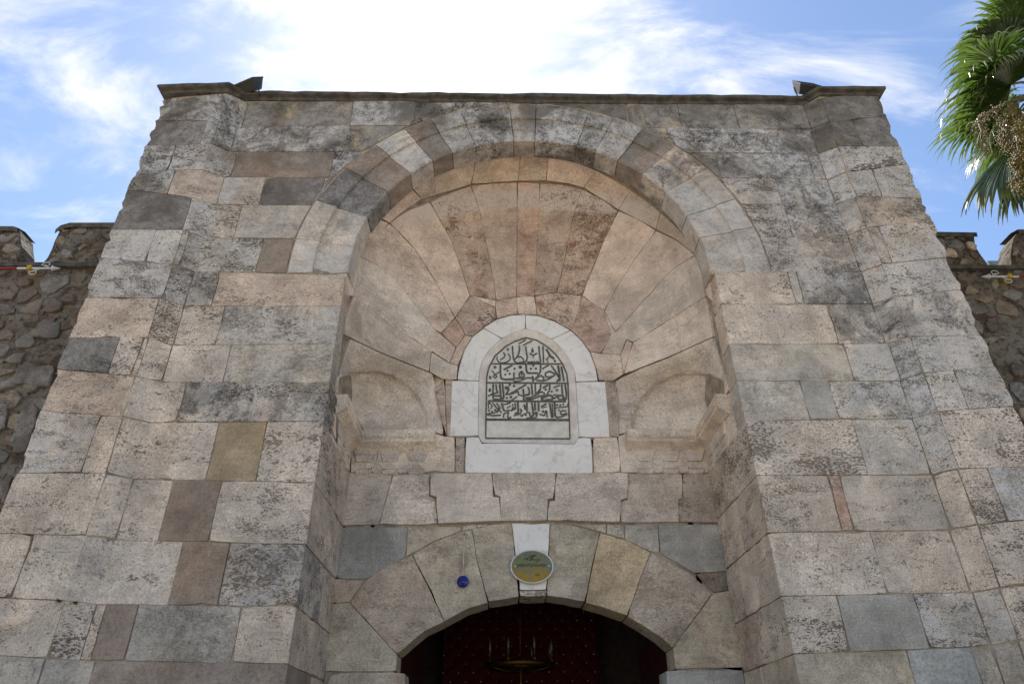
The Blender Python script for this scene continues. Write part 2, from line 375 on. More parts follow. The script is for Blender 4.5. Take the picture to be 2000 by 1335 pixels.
# ------------------------------------------------------------------ the gate portal
portal = thing('gate_portal', (0, 0, 0), 'tall weathered stone gate portal with a deep arched niche and marble inscription over its doorway', 'gateway')
PL = [(-5.03, 8.3), (-5.03, YP), (-4.108, YP), (-3.889, YM), (-1.967, YM), (-1.967, 7.31), (-1.967, YB)]
PR = [(5.82, 8.3), (5.82, YP), (4.909, YP), (4.704, YM), (2.786, YM), (2.786, 7.31), (2.786, YB)]
class Run:
    def __init__(s, pts, side):
        s.p = [Vector(a) for a in pts]; s.c = [0.]; s.side = side
        for a, b_ in zip(s.p, s.p[1:]): s.c.append(s.c[-1]+(b_-a).length)
        s.nrm = []
        for a, b_ in zip(s.p, s.p[1:]):
            d = (b_-a).normalized(); s.nrm.append(Vector((-d.y, d.x))*side)      # inward
    def seg(s, u):
        for i in range(len(s.p)-2):
            if u <= s.c[i+1]: return i
        return len(s.p)-2
    def xy(s, u, d=0.):
        i = s.seg(u); a, b_ = s.p[i], s.p[i+1]; L = s.c[i+1]-s.c[i]
        q = a.lerp(b_, (u-s.c[i])/L)
        n = s.nrm[i]
        if d:   # mitre near the bends
            for j, e in ((i, u-s.c[i]), (i+1, s.c[i+1]-u)):
                if 0 < j < len(s.p)-1 and e < 1e-3:
                    n2 = s.nrm[j-1]+s.nrm[j]; n = n2*(2/n2.dot(n2))
        return q+n*d
    def f(s, u, v, d):
        q = s.xy(u, d); return Vector((q.x, q.y, v))
    def hit(s, px, py):
        d = ray(px, py); best = None
        for i, (a, b_) in enumerate(zip(s.p, s.p[1:])):
            e = b_-a; den = d.x*e.y-d.y*e.x
            if abs(den) < 1e-9: continue
            t = (a.x*e.y-a.y*e.x)/den; k = (a.x*d.y-a.y*d.x)/den
            if t > 0 and -1e-6 <= k <= 1+1e-6 and (best is None or t < best[0]): best = (t, s.c[i]+k*(s.c[i+1]-s.c[i]))
        if best is None:
            t = YM/d.y; x = d.x*t; return s.c[3]+(x-s.p[3].x)*s.side, d.z*t+EYE
        return best[1], d.z*best[0]+EYE
LR = Run(PL, 1); RR = Run(PR, -1)
LU = Run(PL[:4]+[(XC+1.5, YM)], 1); RU = Run(PR[:4]+[(XC-1.5, YM)], -1)      # above the springing the face runs on
for r_ in (LR, RR, LU, RU):   # check that inward really points into the wall
    if r_.nrm[3].y < 0: r_.nrm = [-n for n in r_.nrm]
# course lines, top to bottom: y at outer edge, outer bend, inner bend, then points on the main face
LC = [[(318, 196), (449, 184), (485, 199), (700, 196), (930, 196)],
 [(304.6, 235.6), (429.6, 235), (465, 249), (686, 245), (810, 246)],
 [(287, 284), (412, 281.4), (451, 296), (683, 295.5)],
 [(273, 332.5), (396, 331.8), (436, 345.5), (651, 345.5)],
 [(243, 385), (379, 385.5), (420, 399.5), (658, 401)],
 [(222, 448.7), (360, 449), (402, 463.5), (581, 466)],
 [(188, 517), (338, 517), (379, 530), (503, 531.4), (674, 536.5)],
 [(168, 581), (317.6, 582.5), (361, 596.5), (665, 597.5)],
 [(136, 659), (281.6, 658), (337, 674), (657, 676)],
 [(106, 732), (262, 734), (316, 746), (644, 747)],
 [(75, 812), (239.7, 813), (290.6, 823.6), (634.7, 826.5)],
 [(33, 923), (206.7, 923), (259, 934.5), (614, 942)],
 [(-10, 1040), (171.6, 1045.5), (224.4, 1053.8), (594, 1062)],
 [(-55, 1164), (128.7, 1172.6), (189.8, 1179), (582.5, 1187)],
 [(-102, 1272), (92.4, 1285), (155, 1288), (566, 1298)],
 [(-150, 1395), (50, 1404), (118, 1408), (550, 1418)]]
LJ = [[(478, 225, 'k'), (687, 222, 'y'), (810, 222, 'k'), (910, 215, 'k')],
 [(398, 258, 'd'), (421, 258, 'k'), (457, 270, 'k'), (547, 271, 'k'), (684, 270, 'k'), (840, 270, 'y')],
 [(335, 308, 'k'), (458, 318, 'w'), (649, 320, 'b'), (760, 320, 'k')],
 [(333, 360, 'k'), (431, 370, 'u'), (512, 373, 'w'), (630, 373, 'd'), (720, 373, 'w')],
 [(366, 417, 'd'), (465, 430, 'w'), (620, 433, 'g'), (690, 433, 'w')],
 [(292, 485, 'w'), (362, 482, 'w'), (507, 500, 'w'), (570, 500, 'b'), (680, 500, 'g')],
 [(328, 549, 'w'), (422, 563, 'v'), (None, 0, 'u')],
 [(300, 620, 'u'), (430, 635, 't'), (None, 0, 'v')],
 [(222, 695, 'G'), (268, 696, 't'), (443, 710, 't'), (None, 0, 'g')],
 [(251, 775, 'u'), (355, 785, 't'), (None, 0, 'v')],
 [(177, 868, 'w'), (222, 870, 't'), (415, 880, 't'), (511, 880, 'o'), (None, 0, 't')],
 [(323, 996, 't'), (420, 998, 'b'), (None, 0, 't')],
 [(45, 1100, 't'), (342, 1121, 't'), (437, 1121, 'b'), (None, 0, 'v')],
 [(110, 1228, 't'), (192, 1233, 't'), (258, 1230, 'b'), (463, 1235, 'g'), (None, 0, 't')],
 [(70, 1345, 'g'), (170, 1345, 'g'), (None, 0, 'b')]]
RC = [[(1725, 196), (1604, 191), (1572, 202), (1400, 199), (1100, 196)],
 [(1742, 240), (1621, 239), (1582, 252), (1438, 253), (1251, 248)],
 [(1757, 286), (1637, 285.5), (1598, 300), (1508, 299), (1350, 299)],
 [(1780, 335), (1654.6, 335), (1616, 350), (1410, 347)],
 [(1802, 386), (1669, 384), (1632, 398), (1441, 399)],
 [(1829, 446), (1693, 445), (1656, 460), (1491, 464.5)],
 [(1859, 514.5), (1721.5, 515.5), (1681, 531), (1501, 530), (1394, 535)],
 [(1887, 577), (1744, 579), (1704, 593), (1408, 595)],
 [(1912, 654), (1777, 656), (1735, 669.5), (1426, 672)],
 [(1955, 725), (1805, 728), (1758, 743), (1437, 746)],
 [(1986, 802), (1831, 803.5), (1783, 817), (1454, 824)],
 [(2032, 910), (1873, 914), (1824, 926), (1474.5, 931)],
 [(2085, 1015), (1911, 1024), (1858, 1034), (1497, 1043)],
 [(2140, 1135), (1951, 1147), (1896, 1156), (1524, 1165)],
 [(2195, 1240), (1990, 1250), (1930, 1262), (1546, 1278)],
 [(2250, 1360), (2035, 1372), (1975, 1382), (1570, 1400)]]
RJ = [[(1612, 215, 'c'), (1576, 226, 'c'), (1438, 228, 'y'), (1327, 225, 'y'), (1226, 220, 'y')],
 [(1676, 262, 'c'), (1590, 275, 'T'), (1501, 274, 'k'), (1307, 274, 'k'), (1200, 274, 'y')],
 [(1606, 325, 'w'), (1584, 325, 'k'), (1403, 322, 'k'), (1250, 320, 'k')],
 [(1714, 357, 'w'), (1624, 375, 'w'), (1521, 373, 'k'), (1300, 370, 'w')],
 [(1681, 415, 'v'), (1645, 430, 'v'), (1540, 430, 'k'), (1350, 430, 'w')],
 [(1730, 478, 'w'), (1668, 495, 'v'), (1400, 495, 'v')],
 [(1693, 563, 'w'), (1564, 563, 'k'), (1547, 563, 'g'), (None, 0, 't')],
 [(1628, 636, 'v'), (None, 0, 't')],
 [(1791, 690, 'w'), (1746, 705, 'k'), (1658, 705, 'w'), (None, 0, 'g')],
 [(1879, 765, 'w'), (1818, 766, 'w'), (1770, 780, 'k'), (1628, 780, 'w'), (1572, 780, 'h'), (None, 0, 'g')],
 [(1852, 858, 't'), (1681, 876, 'w'), (None, 0, 't')],
 [(1948, 962, 'w'), (1890, 968, 't'), (1655, 988, 't'), (1632, 988, 'r'), (None, 0, 't')],
 [(1931, 1085, 't'), (1877, 1098, 't'), (1717, 1102, 't'), (None, 0, 't')],
 [(1970, 1198, 't'), (1798, 1209, 'w'), (1647, 1216, 'h'), (None, 0, 't')],
 [(2010, 1310, 'e'), (1909, 1305, 'g'), (1779, 1300, 'h'), (None, 0, 'e')]]
def zline(run, pts, ends):
    k = sorted(run.hit(*p) for p in pts)
    def z(u):
        if u <= k[0][0]: return k[0][1]
        for (a, za), (b_, zb) in zip(k, k[1:]):
            if u <= b_: return za+(zb-za)*(u-a)/max(b_-a, 1e-6)
        return k[-1][1]
    return z
def arch_clip(run, gapw=.006):
    def c(poly):
        out = []
        for u, v in poly:
            if ZC-.25 < v < ZC+RO:
                h = math.sqrt(max(0, (RO+gapw)**2-(max(v, ZC)-ZC)**2))
                lim = run.c[3]+abs((XC-h*run.side)-run.p[3].x)
                u = min(u, lim)
            out.append((u, v))
        return out
    return c
def chip(run):
    c1 = run.c[1]
    def f(u, v):
        if abs(u-c1) > .03: return 0
        q = Vector((run.side*7.3, v*1.7, 3.1)); e = noise.noise(q*4)*.05+noise.noise(q*11)*.035
        return max(0, e)*(.45+.55*smooth((v-5)/3))
    return f
def courses(run, lines, joints, revealtop):
    ends = run.c
    low, up = run, (LU if run is LR else RU)
    zl = [zline(run if i > 5 else up, p, None) for i, p in enumerate(lines)]
    jamb, rev = run.c[4], run.c[5]
    for i, row in enumerate(joints):
        run = up if i < 6 else low
        za, zb = zl[i], zl[i+1]; u0 = .55+random.random()*.5
        for j, (px, py, kind) in enumerate(row):
            if px is None: u1 = rev
            else: u1 = run.hit(px, py)[0]
            if px is None:      # the jamb stone turns the corner into the reveal
                zm = za(jamb)
                u1 = rev if zm > 5.6 else min(run.c[6]-.02, jamb+random.choice((.62, .95, .8)))
            if u1-u0 < .03: continue
            cuts = [c for c in (run.c[1:4] if i < 6 else run.c[1:6]) if u0+.04 < c < u1-.04]
            cl_ = arch_clip(run) if (i < 6 and u1 > run.c[3]+.2) else None
            groove = [c for c in cuts if abs(c-run.c[2]) < .01 or abs(c-run.c[3]) < .01]
            if run.side == 1 and random.random() < .55: groove = []
            allcuts = cuts
            for ga, gb in zip([u0]+groove, groove+[u1]):
              cuts = [c for c in allcuts if ga+.03 < c < gb-.03]; us = [ga]+cuts+[gb]
              poly = [(u, zb(u)) for u in us]+[(u, za(u)) for u in us[::-1]]
              stone('ashlar_stone', portal, poly, run.f, kind, .16, cuts=cuts, clip=cl_, gap=random.choice((.0, .0, .0005, .001, .003)), jit=.0035, relief=.006, bev=random.uniform(.002, .006), dfun=chip(run))
            u0 = u1
        if row[-1][0] is None and u0 < run.c[6]-.1:
            for q in ([u0, run.c[6]-.004] if run.c[6]-u0 < .9 else [u0, (u0+run.c[6])/2, run.c[6]-.004])[1:]:
                if za(jamb) > 5.75: break
                zt = min(za(jamb), revealtop)
                if zt-zb(jamb) > .08:
                    stone('ashlar_stone', portal, [(u0, zb(jamb)), (q, zb(jamb)), (q, zt), (u0, zt)], run.f, random.choice('tPu'), .16, gap=.003, relief=.008)
                u0 = q
    # plain courses down to the ground, below the picture
    zb = zl[-1]
    z1 = min(zb(u) for u in run.c[1:6]); n = 5
    for i in range(n):
        u0 = .5
        while u0 < run.c[6]-.1:
            u1 = min(u0+random.uniform(.7, 1.5), run.c[6]-.004)
            if run.c[6]-u1 < .4: u1 = run.c[6]-.004
            cuts = [c for c in run.c[1:6] if u0+.04 < c < u1-.04]; us = [u0]+cuts+[u1]
            A, B = z1*(n-i)/n, z1*(n-i-1)/n
            top = (lambda u: zb(u)) if i == 0 else (lambda u: A)
            stone('ashlar_stone', portal, [(u, B) for u in us]+[(u, top(u)) for u in us[::-1]], run.f, random.choice('tuge'), .16, cuts=cuts)
            u0 = u1
REVTOP = 5.06
courses(LR, LC, LJ, REVTOP); courses(RR, RC, RJ, REVTOP)
# cement patches over the crown of the arch
def zclip(o): return [(x, max(z, ZC+math.sqrt(max(0, (RO+.006)**2-(x-XC)**2)))) for x, z in o]
def fmain(u, v, d): return Vector((u, YM+d, v))
zt = at(1000, 196, YM).z
stone('ashlar_stone', portal, [(at(913, 215, YM).x, 10.0), (XC+.05, 10.0), (XC+.05, zt), (at(905, 215, YM).x, zt)], fmain, 'k', .16, clip=zclip)
stone('cement_patch', portal, [(XC+.05, 10.0), (at(1225, 225, YM).x, 9.9), (at(1223, 215, YM).x, zt), (XC+.05, zt)], fmain, 'c', .16, clip=zclip)

# mortar bed behind the facing
def bed(run):
    V, Fc = [], []
    us = [run.c[1]*.1] + [run.c[1]]+[run.c[2]]+[run.c[3]]
    for (ua, ub) in zip(us, us[1:]):
        b0 = len(V)
        for u in (ua, ub):
            for z in (0, 10.42): V.append(run.f(u, z, .07 if u <= run.c[1]+.01 else .014))
        Fc.append((b0, b0+1, b0+3, b0+2))
    zs = [0, ZC-.2]+[ZC+3.03*math.sin(R(a)) for a in range(0, 91, 6)]+[10.42]
    b0 = len(V)
    for z in zs:
        h = 2.386+.1 if z < ZC else math.sqrt(max(0, 3.03**2-(z-ZC)**2))
        if z < ZC: h = abs(run.p[4].x-XC)+.022
        if z > ZC+3.03: h = 0
        V += [run.f(run.c[3], z, .014), Vector((XC-h*run.side, YM+.014, z))]
    for k in range(len(zs)-1): Fc.append((b0+2*k, b0+2*k+1, b0+2*k+3, b0+2*k+2))
    b0 = len(V)      # reveal
    for u in (run.c[4]+.024, run.c[6]+.2):
        for z in (0, ZC-.2): V.append(Vector((run.p[4].x-.022*run.side, YM+(u-run.c[4]), z)))
    Fc.append((b0, b0+1, b0+3, b0+2))
    return mesh_obj('mortar_bed', V, Fc, MORTAR, portal)
bed(LR); bed(RR)

# great arch: stepped voussoirs, an outer moulding and a recessed inner ring
def ang(px, py):
    p = at(px, py, YM); return math.atan2(p.z-ZC, p.x-XC)
VJ = [(617, 470), (630, 395), (684, 333), (740, 288), (793, 255), (841.6, 234), (899.6, 217), (997, 221), (1047, 214), (1142, 240), (1187, 251), (1240, 270), (1300, 300), (1344.6, 348.5), (1397, 401), (1438, 449)]
VK = 'wwdbwbwkwkvwbvwww'
aa = [math.pi+.055]+[ang(*p) for p in VJ]+[-.055]
def voussoir(a0, a1, kind):
    g = .0012; a0 -= g*(1+random.random()*.8); a1 += g*(1+random.random()*.8)
    o1, o2 = random.uniform(-.012, .004), random.uniform(-.008, .008)
    prof = [(RO+o1-.008, YM+.25), (RO+o1-.008, YM+.012), (RO+o1-.02, YM+o2), (RM+.012, YM+o2), (RM, YM+o2+.012), (RM, YM+.03+o2), (RM-.012, YM+.036+o2), (RI+.012+o1, YM+.036+o2), (RI+o1, YM+.05+o2), (RI+o1, YM+.36)]
    n = max(3, int(abs(a1-a0)/.05)); V, Fc = [], []
    for i in range(n+1):
        a = a0+(a1-a0)*i/n
        for j, (r, y) in enumerate(prof):
            q = Vector((XC+r*math.cos(a), y, ZC+r*math.sin(a)))
            if 0 < j < len(prof)-1:
                k = noise.noise(q*5)*.006+noise.noise(q*17)*.004
                q += Vector((math.cos(a)*k, k*.8, math.sin(a)*k))
            V.append(q)
    m_ = len(prof)
    for i in range(n):
        for j in range(m_-1): Fc.append((i*m_+j, i*m_+j+1, (i+1)*m_+j+1, (i+1)*m_+j))
    Fc.append(tuple(range(m_))[::-1]); Fc.append(tuple(range(n*m_, (n+1)*m_)))
    ob = mesh_obj('voussoir', V, Fc, STONE, portal); paint(ob, kind); ob['porous'] *= .3
for a0, a1, k in zip(aa, aa[1:], VK): voussoir(a0, a1, k)

# ------------------------------------------------------------------ conch of the niche
YF, DY, RA = 7.33, 1.28, 2.372
ZS, ZL = 6.45, 5.50
def FC(p):
    dx = abs(p.x-XC-.006)/RA; dy = max(0, (p.y-YF)/DY); dz = max(0, p.z-ZC)/RA
    n = 2+9*smooth((ZS-p.z)/(ZS-ZL))
    return (dx*dx+dz*dz)**(n/2)+dy**n-1
def conch(px, py):
    d = ray(px, py); lo, hi = 7.05/d.y, 8.75/d.y; o_ = Vector((0, 0, EYE)); prev = lo
    for i in range(1, 41):
        t = lo+(hi-lo)*i/40
        if FC(o_+d*t) > 0: break
        prev = t
    a, b_ = prev, t
    for _ in range(24):
        m_ = (a+b_)/2
        if FC(o_+d*m_) > 0: b_ = m_
        else: a = m_
    p = o_+d*a; e = 1e-3
    g = Vector((FC(p+Vector((e, 0, 0)))-FC(p-Vector((e, 0, 0))), FC(p+Vector((0, e, 0)))-FC(p-Vector((0, e, 0))), FC(p+Vector((0, 0, e)))-FC(p-Vector((0, 0, e)))))
    if g.length < 1e-9: g = Vector((0, 1, 0))
    return p, g.normalized()
cache = {}
def fconch(u, v, d):
    k = (round(u, 2), round(v, 2))
    if k not in cache: cache[k] = conch(u, v)
    p, n = cache[k]; return p+n*d
U = 132.    # photograph pixels per metre on the conch
def cstone(poly, kind, **k):
    k.setdefault('proud', random.uniform(-.002, .003)); k.setdefault('rnd', .012)
    k.setdefault('gap', random.choice((0., 0., .0005, .002))); k.setdefault('relief', .006)
    return stone('conch_stone', portal, poly, fconch, kind, k.pop('thick', .12), unit=U, step=k.pop('step', .15), jit=.0022, bev=.0025, grid=1.1, **k)
JL = [[(673, 654), (746, 688), (805, 712), (838, 726)],
 [(692, 578), (722, 599), (765, 637), (829.6, 676), (843, 688)],
 [(705, 502), (750, 524.5), (787, 566), (832, 620), (846, 641)],
 [(761, 435), (810, 487), (843, 536), (877, 599), (889, 620)],
 [(840, 395), (881, 468), (900, 521), (918, 577)],
 [(920, 363), (937, 412), (952, 487), (965, 558), (969, 586)],
 [(1010, 356), (1010, 450), (1009, 580)],
 [(1055, 358), (1049, 468), (1044, 577)],
 [(1136, 369), (1116, 435), (1105, 498), (1088, 571)],
 [(1208, 412), (1183.5, 461), (1157, 524.5), (1137, 577)],
 [(1281, 450), (1240, 506), (1206, 558), (1180, 607)],
 [(1358, 498), (1315, 524.5), (1273, 569.5), (1202, 648)],
 [(1378, 579), (1326, 611), (1292.6, 634), (1236, 669)],
 [(1392, 657), (1306, 696), (1255, 716), (1218, 731)]]
MIDO = {0: [(678, 612)], 1: [(696, 538)], 2: [(730, 466)], 3: [(800, 410)], 4: [(880, 377)], 5: [(965, 358)], 6: [(1032, 356)], 7: [(1095, 361)], 8: [(1172, 387)], 9: [(1246, 428)], 10: [(1322, 470)], 11: [(1370, 535)], 12: [(1386, 618)]}
KF = 'PPppqnrqqppPP'
for i in range(13):
    a, b_ = JL[i], JL[i+1]
    cstone(a[::-1]+MIDO[i]+b_, KF[i])
# ring of pale stones between the arch soffit and the fan
OUT = [(670, 575), (676, 535), (694, 497), (716, 462), (744, 428), (772, 400), (806, 370), (849, 344), (930, 312), (1016, 302.5), (1071, 306), (1118, 314), (1165, 333), (1232, 371), (1290, 415), (1330, 452), (1360, 490), (1384, 535), (1394, 590)]
INN = [(690, 578), (697, 537), (705, 502), (731, 466), (761, 435), (788, 412), (824, 388), (850, 381), (920, 360), (1012, 353), (1067, 353), (1110, 358), (1140, 366), (1208, 409), (1281, 447), (1322, 468), (1358, 496), (1372, 537), (1380, 578)]
RS = [(0, 2, 'P'), (2, 4, 'p'), (4, 6, 'n'), (6, 7, 'x'), (7, 8, 'x'), (8, 9, 'x'), (9, 10, 'x'), (10, 12, 'p'), (12, 13, 'n'), (13, 14, 'x'), (14, 16, 'n'), (16, 18, 'P')]
for i, j, k in RS: cstone(OUT[i:j+1]+INN[i:j+1][::-1], k, gap=.0005, proud=.004)
# blocks between the fan and the marble frame
for poly, k in (([(838, 726), (843, 688), (878, 709), (895, 712), (892, 741), (866, 740)], 'P'),
 ([(829.6, 676), (846, 641), (891, 678), (878, 708)], 'p'),
 ([(862, 650), (889, 620), (909, 653), (891, 678)], 'r'),
 ([(846, 641), (832, 620), (877, 599), (889, 620), (862, 650)], 'p'),
 ([(895, 712), (878, 709), (891, 679), (909, 653), (924, 657), (907, 681)], 'n'),
 ([(889, 620), (918, 577), (968, 600), (971, 622), (944, 638), (924, 656), (909, 653)], 'q'),
 ([(918, 577), (969, 586), (968, 600)], 'p'),
 ([(969, 586), (1009, 580), (1011, 613), (998, 614), (971, 621), (968, 600)], 'p'),
 ([(1009, 580), (1044, 577), (1049, 615), (1011, 613)], 'p'),
 ([(1044, 577), (1088, 571), (1137, 577), (1117, 645), (1082, 625), (1049, 615)], 'q'),
 ([(1137, 577), (1180, 607), (1193, 655), (1174, 690), (1153, 686), (1137, 665), (1117, 645)], 'r'),
 ([(1180, 607), (1202, 648), (1228, 655), (1212, 692), (1174, 690), (1193, 655)], 'p'),
 ([(1174, 690), (1212, 692), (1218, 731), (1198, 743), (1169, 743), (1164, 716), (1153, 686)], 'P'),
 ([(1228, 655), (1202, 648), (1236, 669), (1218, 731), (1212, 692)], 'p')):
    cstone(poly, k, gap=.0005)
# squinch stones with carved half shells
def shell(cx, cy_, sgn):
    def f(u, v):
        x = (u-cx)*sgn; y = cy_-v
        r = math.hypot(x*.92, y)
        if y < -2 or r > 116: return 0
        th = math.atan2(y, x); fl = abs(((math.degrees(th)-14) % 35)/35-.5)*2
        edge = smooth((114-r)/9); q = smooth(r/50)
        return edge*(.056*q*(1-.5*fl)+.010)*smooth((y+2)/10)
    return f
KL = [(673, 656), (746, 690), (805, 714), (845, 730), (863, 812), (866, 848), (840, 841), (712, 841), (690, 790), (656, 771), (668, 718), (684, 664)]
KR = [(1391, 659), (1306, 698), (1255, 718), (1201, 744), (1205, 800), (1207, 848), (1232, 842), (1355, 842), (1391, 783), (1423, 769), (1408, 718)]
cstone(KL, 'P', dfun=shell(718, 838, 1), step=.045, relief=.004)
cstone(KR, 'P', dfun=shell(1354, 840, -1), step=.045, relief=.004)
for pl in ([(840, 724), (870, 738), (873, 852), (862, 820)], [(868, 736), (886, 738), (882, 853), (872, 853)], [(1179, 738), (1206, 738), (1211, 853), (1189, 853)]):
    stone('conch_stone', portal, pl, lambda u, v, d: at(u, v, YB-.02)+Vector((0, d, 0)), 'u', .15, unit=U, gap=.004)
# mortar shell behind the conch
def conch_bed():
    V, Fc = [], []; nx, nz = 64, 60
    def pt(i, j):
        if j <= 24:
            z = 5.2+(ZC-5.2)*j/24; a = math.pi*i/nx; n = 2+9*smooth((ZS-z)/(ZS-ZL))
            c, s_ = math.cos(a), math.sin(a)
            x = RA*math.copysign(abs(c)**(2/n), c); y = DY*abs(s_)**(2/n)
            e = .03+.13*smooth((6.75-z)/.3)
            return Vector((XC-x*(1.01+e*.35), YF+e+y, z))
        b_ = (j-24)/(nz-24)*math.pi/2; a = math.pi*i/nx
        return Vector((XC-RA*1.02*math.cos(a)*math.cos(b_), YF+.03+DY*math.sin(a)*math.cos(b_), ZC+RA*1.02*math.sin(b_)))
    for j in range(nz+1):
        for i in range(nx+1): V.append(pt(i, j))
    for j in range(nz):
        for i in range(nx): a = j*(nx+1)+i; Fc.append((a, a+1, a+nx+2, a+nx+1))
    mesh_obj('mortar_bed', V, Fc, MORTAR, portal)
conch_bed()

# ------------------------------------------------------------------ ledge with muqarnas on reveals and back wall
def ledge(side):
    xj = -1.967 if side == 1 else 2.786
    xe = at(850, 862, YB).x if side == 1 else at(1222, 862, YB).x
    path = [(Vector((xj, 7.42)), Vector((side, 0))), (Vector((xj, YB)), Vector((side, -1))), (Vector((xe, YB)), Vector((0, -1)))]
    zt_ = 5.50
    prof = [(-.03, zt_), (.13, zt_), (.135, zt_-.10), (.115, zt_-.125), (.135, zt_-.145), (.13, zt_-.175), (.045, zt_-.235), (.02, zt_-.26), (-.03, zt_-.27)]
    V, Fc = [], []
    for (p, n) in path:
        for o_, z in prof: q = p+n*o_; V.append((q.x, q.y, z))
    m_ = len(prof)
    for i in range(2):
        for j in range(m_-1): Fc.append((i*m_+j, i*m_+j+1, (i+1)*m_+j+1, (i+1)*m_+j))
    Fc.append(tuple(range(m_))); Fc.append(tuple(range(2*m_, 3*m_))[::-1])
    ob = mesh_obj('ledge', V, Fc, STONE, portal); paint(ob, 'P')
    bm = bmesh.new(); bm.from_mesh(ob.data); bmesh.ops.recalc_face_normals(bm, faces=bm.faces); bm.to_mesh(ob.data); bm.free()
    # muqarnas cells: hanging trapezoids over triangles, facing out of both walls
    bm = bmesh.new()
    def cell(c, t, n, pts, dep):
        A = [bm.verts.new(Vector((c.x+t.x*u, c.y+t.y*u, z))+Vector((n.x, n.y, 0))*dep) for u, z in pts]
        B = [bm.verts.new(Vector((c.x+t.x*u*1.25, c.y+t.y*u*1.25, z+(.02 if z > 5.15 else -.012)))+Vector((n.x, n.y, 0))*-.02) for u, z in pts]
        bm.faces.new(A)
        for i in range(len(A)): bm.faces.new((A[i], A[i-1], B[i-1], B[i]))
    def along(c0, t, n, L):
        k = max(2, round(L/.36)); w_ = L/k
        for i in range(k):
            c = c0+t*(w_*(i+.5))
            cell(c, t, n, [(-w_*.45, 5.25), (w_*.45, 5.25), (w_*.27, 5.09), (-w_*.27, 5.09)], .018)
            cell(c, t, n, [(0, 5.085), (w_*.3, 4.985), (-w_*.3, 4.985)], .016)
            cell(c, t, n, [(-w_*.34, 4.975), (w_*.34, 4.975), (w_*.22, 4.915), (-w_*.22, 4.915)], .016)
            c2 = c0+t*(w_*i)
            if i: cell(c2, t, n, [(0, 5.13), (w_*.1, 5.04), (w_*.2, 5.025), (w_*.12, 4.93), (-w_*.12, 4.93), (-w_*.2, 5.025), (-w_*.1, 5.04)], .014)
    L1 = abs(xe-xj)-.06
    along(Vector((xj, YB)), Vector((side, 0)), Vector((0, -1)), L1)
    along(Vector((xj, 7.62)), Vector((0, 1)), Vector((side, 0)), YB-7.66)
    bmesh.ops.recalc_face_normals(bm, faces=bm.faces)
    ob = bm_obj('muqarnas', bm, STONE, portal); paint(ob, 'P')
ledge(1); ledge(-1)
def back(name, poly, kind, off=0., **k):
    k.setdefault('gap', random.choice((.0005, .001, .0025))); k.setdefault('thick', .16)
    return stone(name, portal, poly, lambda u, v, d: at(u, v, YB+off)+Vector((0, d, 0)), kind, unit=U, jit=.003, bev=.004, step=.15, **k)
for poly, k in (([(690, 843), (736, 843), (736, 922), (684, 922)], 'P'), ([(736, 843), (840, 842), (866, 851), (888, 853), (889, 922), (736, 922)], 'P'),
 ([(890, 854), (908, 854), (907, 923), (889, 923)], 'u'), ([(1157, 854), (1207, 851), (1213, 922), (1159, 923)], 'P'),
 ([(1207, 851), (1232, 843), (1308, 843), (1312, 922), (1213, 922)], 'P'), ([(1308, 843), (1370, 843), (1394, 922), (1312, 922)], 'P')):
    back('ashlar_stone', poly, k)
# reveal carving beds: stones of the side walls at ledge height
for run, s_ in ((LR, 1), (RR, -1)):
    a = run.c[5]
    for q0, q1 in ((a, a+.6), (a+.6, run.c[6]-.01)):
        stone('ashlar_stone', portal, [(q0, REVTOP-.16), (q1, REVTOP-.16), (q1, 5.49), (q0, 5.49)], run.f, 'P', .14)
        if q0 == a: stone('ashlar_stone', portal, [(a, 5.49), (a+.18, 5.49), (a+.12, 5.72), (a, 5.72)], run.f, 'P', .14)
# band of joggled stones
BJ = [[(664, 922), (666, 1026)], [(768, 926), (740, 1024)], [(840, 926), (841, 968), (851, 973), (856, 1024)], [(960, 925), (965, 970), (975, 973), (979, 1018)],
      [(1086, 925), (1081, 977), (1071, 978), (1068, 1018)], [(1226, 925), (1225, 975), (1213, 978), (1210, 1021)], [(1333, 925), (1333, 975), (1326, 977), (1326, 1019)], [(1400, 923), (1411, 1021)]]
for i, k in enumerate('PPPPPPu'):
    back('ashlar_stone', BJ[i]+BJ[i+1][::-1], k, proud=.05 if i in (2, 3, 4) else .01, gap=.002)
# spandrels over the door arch
for poly, k in (([(666, 1028), (796, 1029), (792, 1087), (740, 1118), (714, 1131), (656, 1128)], 'h'), ([(655, 1129), (713, 1132), (683, 1175), (648, 1177)], 'u'),
 ([(797, 1028), (901, 1027), (901, 1037), (851, 1055), (793, 1086)], 'e'), ([(902, 1025), (957, 1022), (950, 1026), (902, 1037)], 't'),
 ([(1117, 1023), (1184, 1023), (1184, 1041), (1172, 1037), (1117, 1024.5)], 'e'), ([(1185, 1023), (1220, 1024), (1220, 1053), (1185, 1041)], 'g'),
 ([(1220, 1024), (1284, 1024), (1289, 1080), (1270, 1075), (1220, 1053)], 'g'), ([(1285, 1024), (1412, 1023), (1424, 1115), (1356, 1118), (1290, 1080)], 'h'),
 ([(1357, 1119), (1424, 1116), (1432, 1150), (1394, 1157)], 'T')):
    back('ashlar_stone', poly, k)
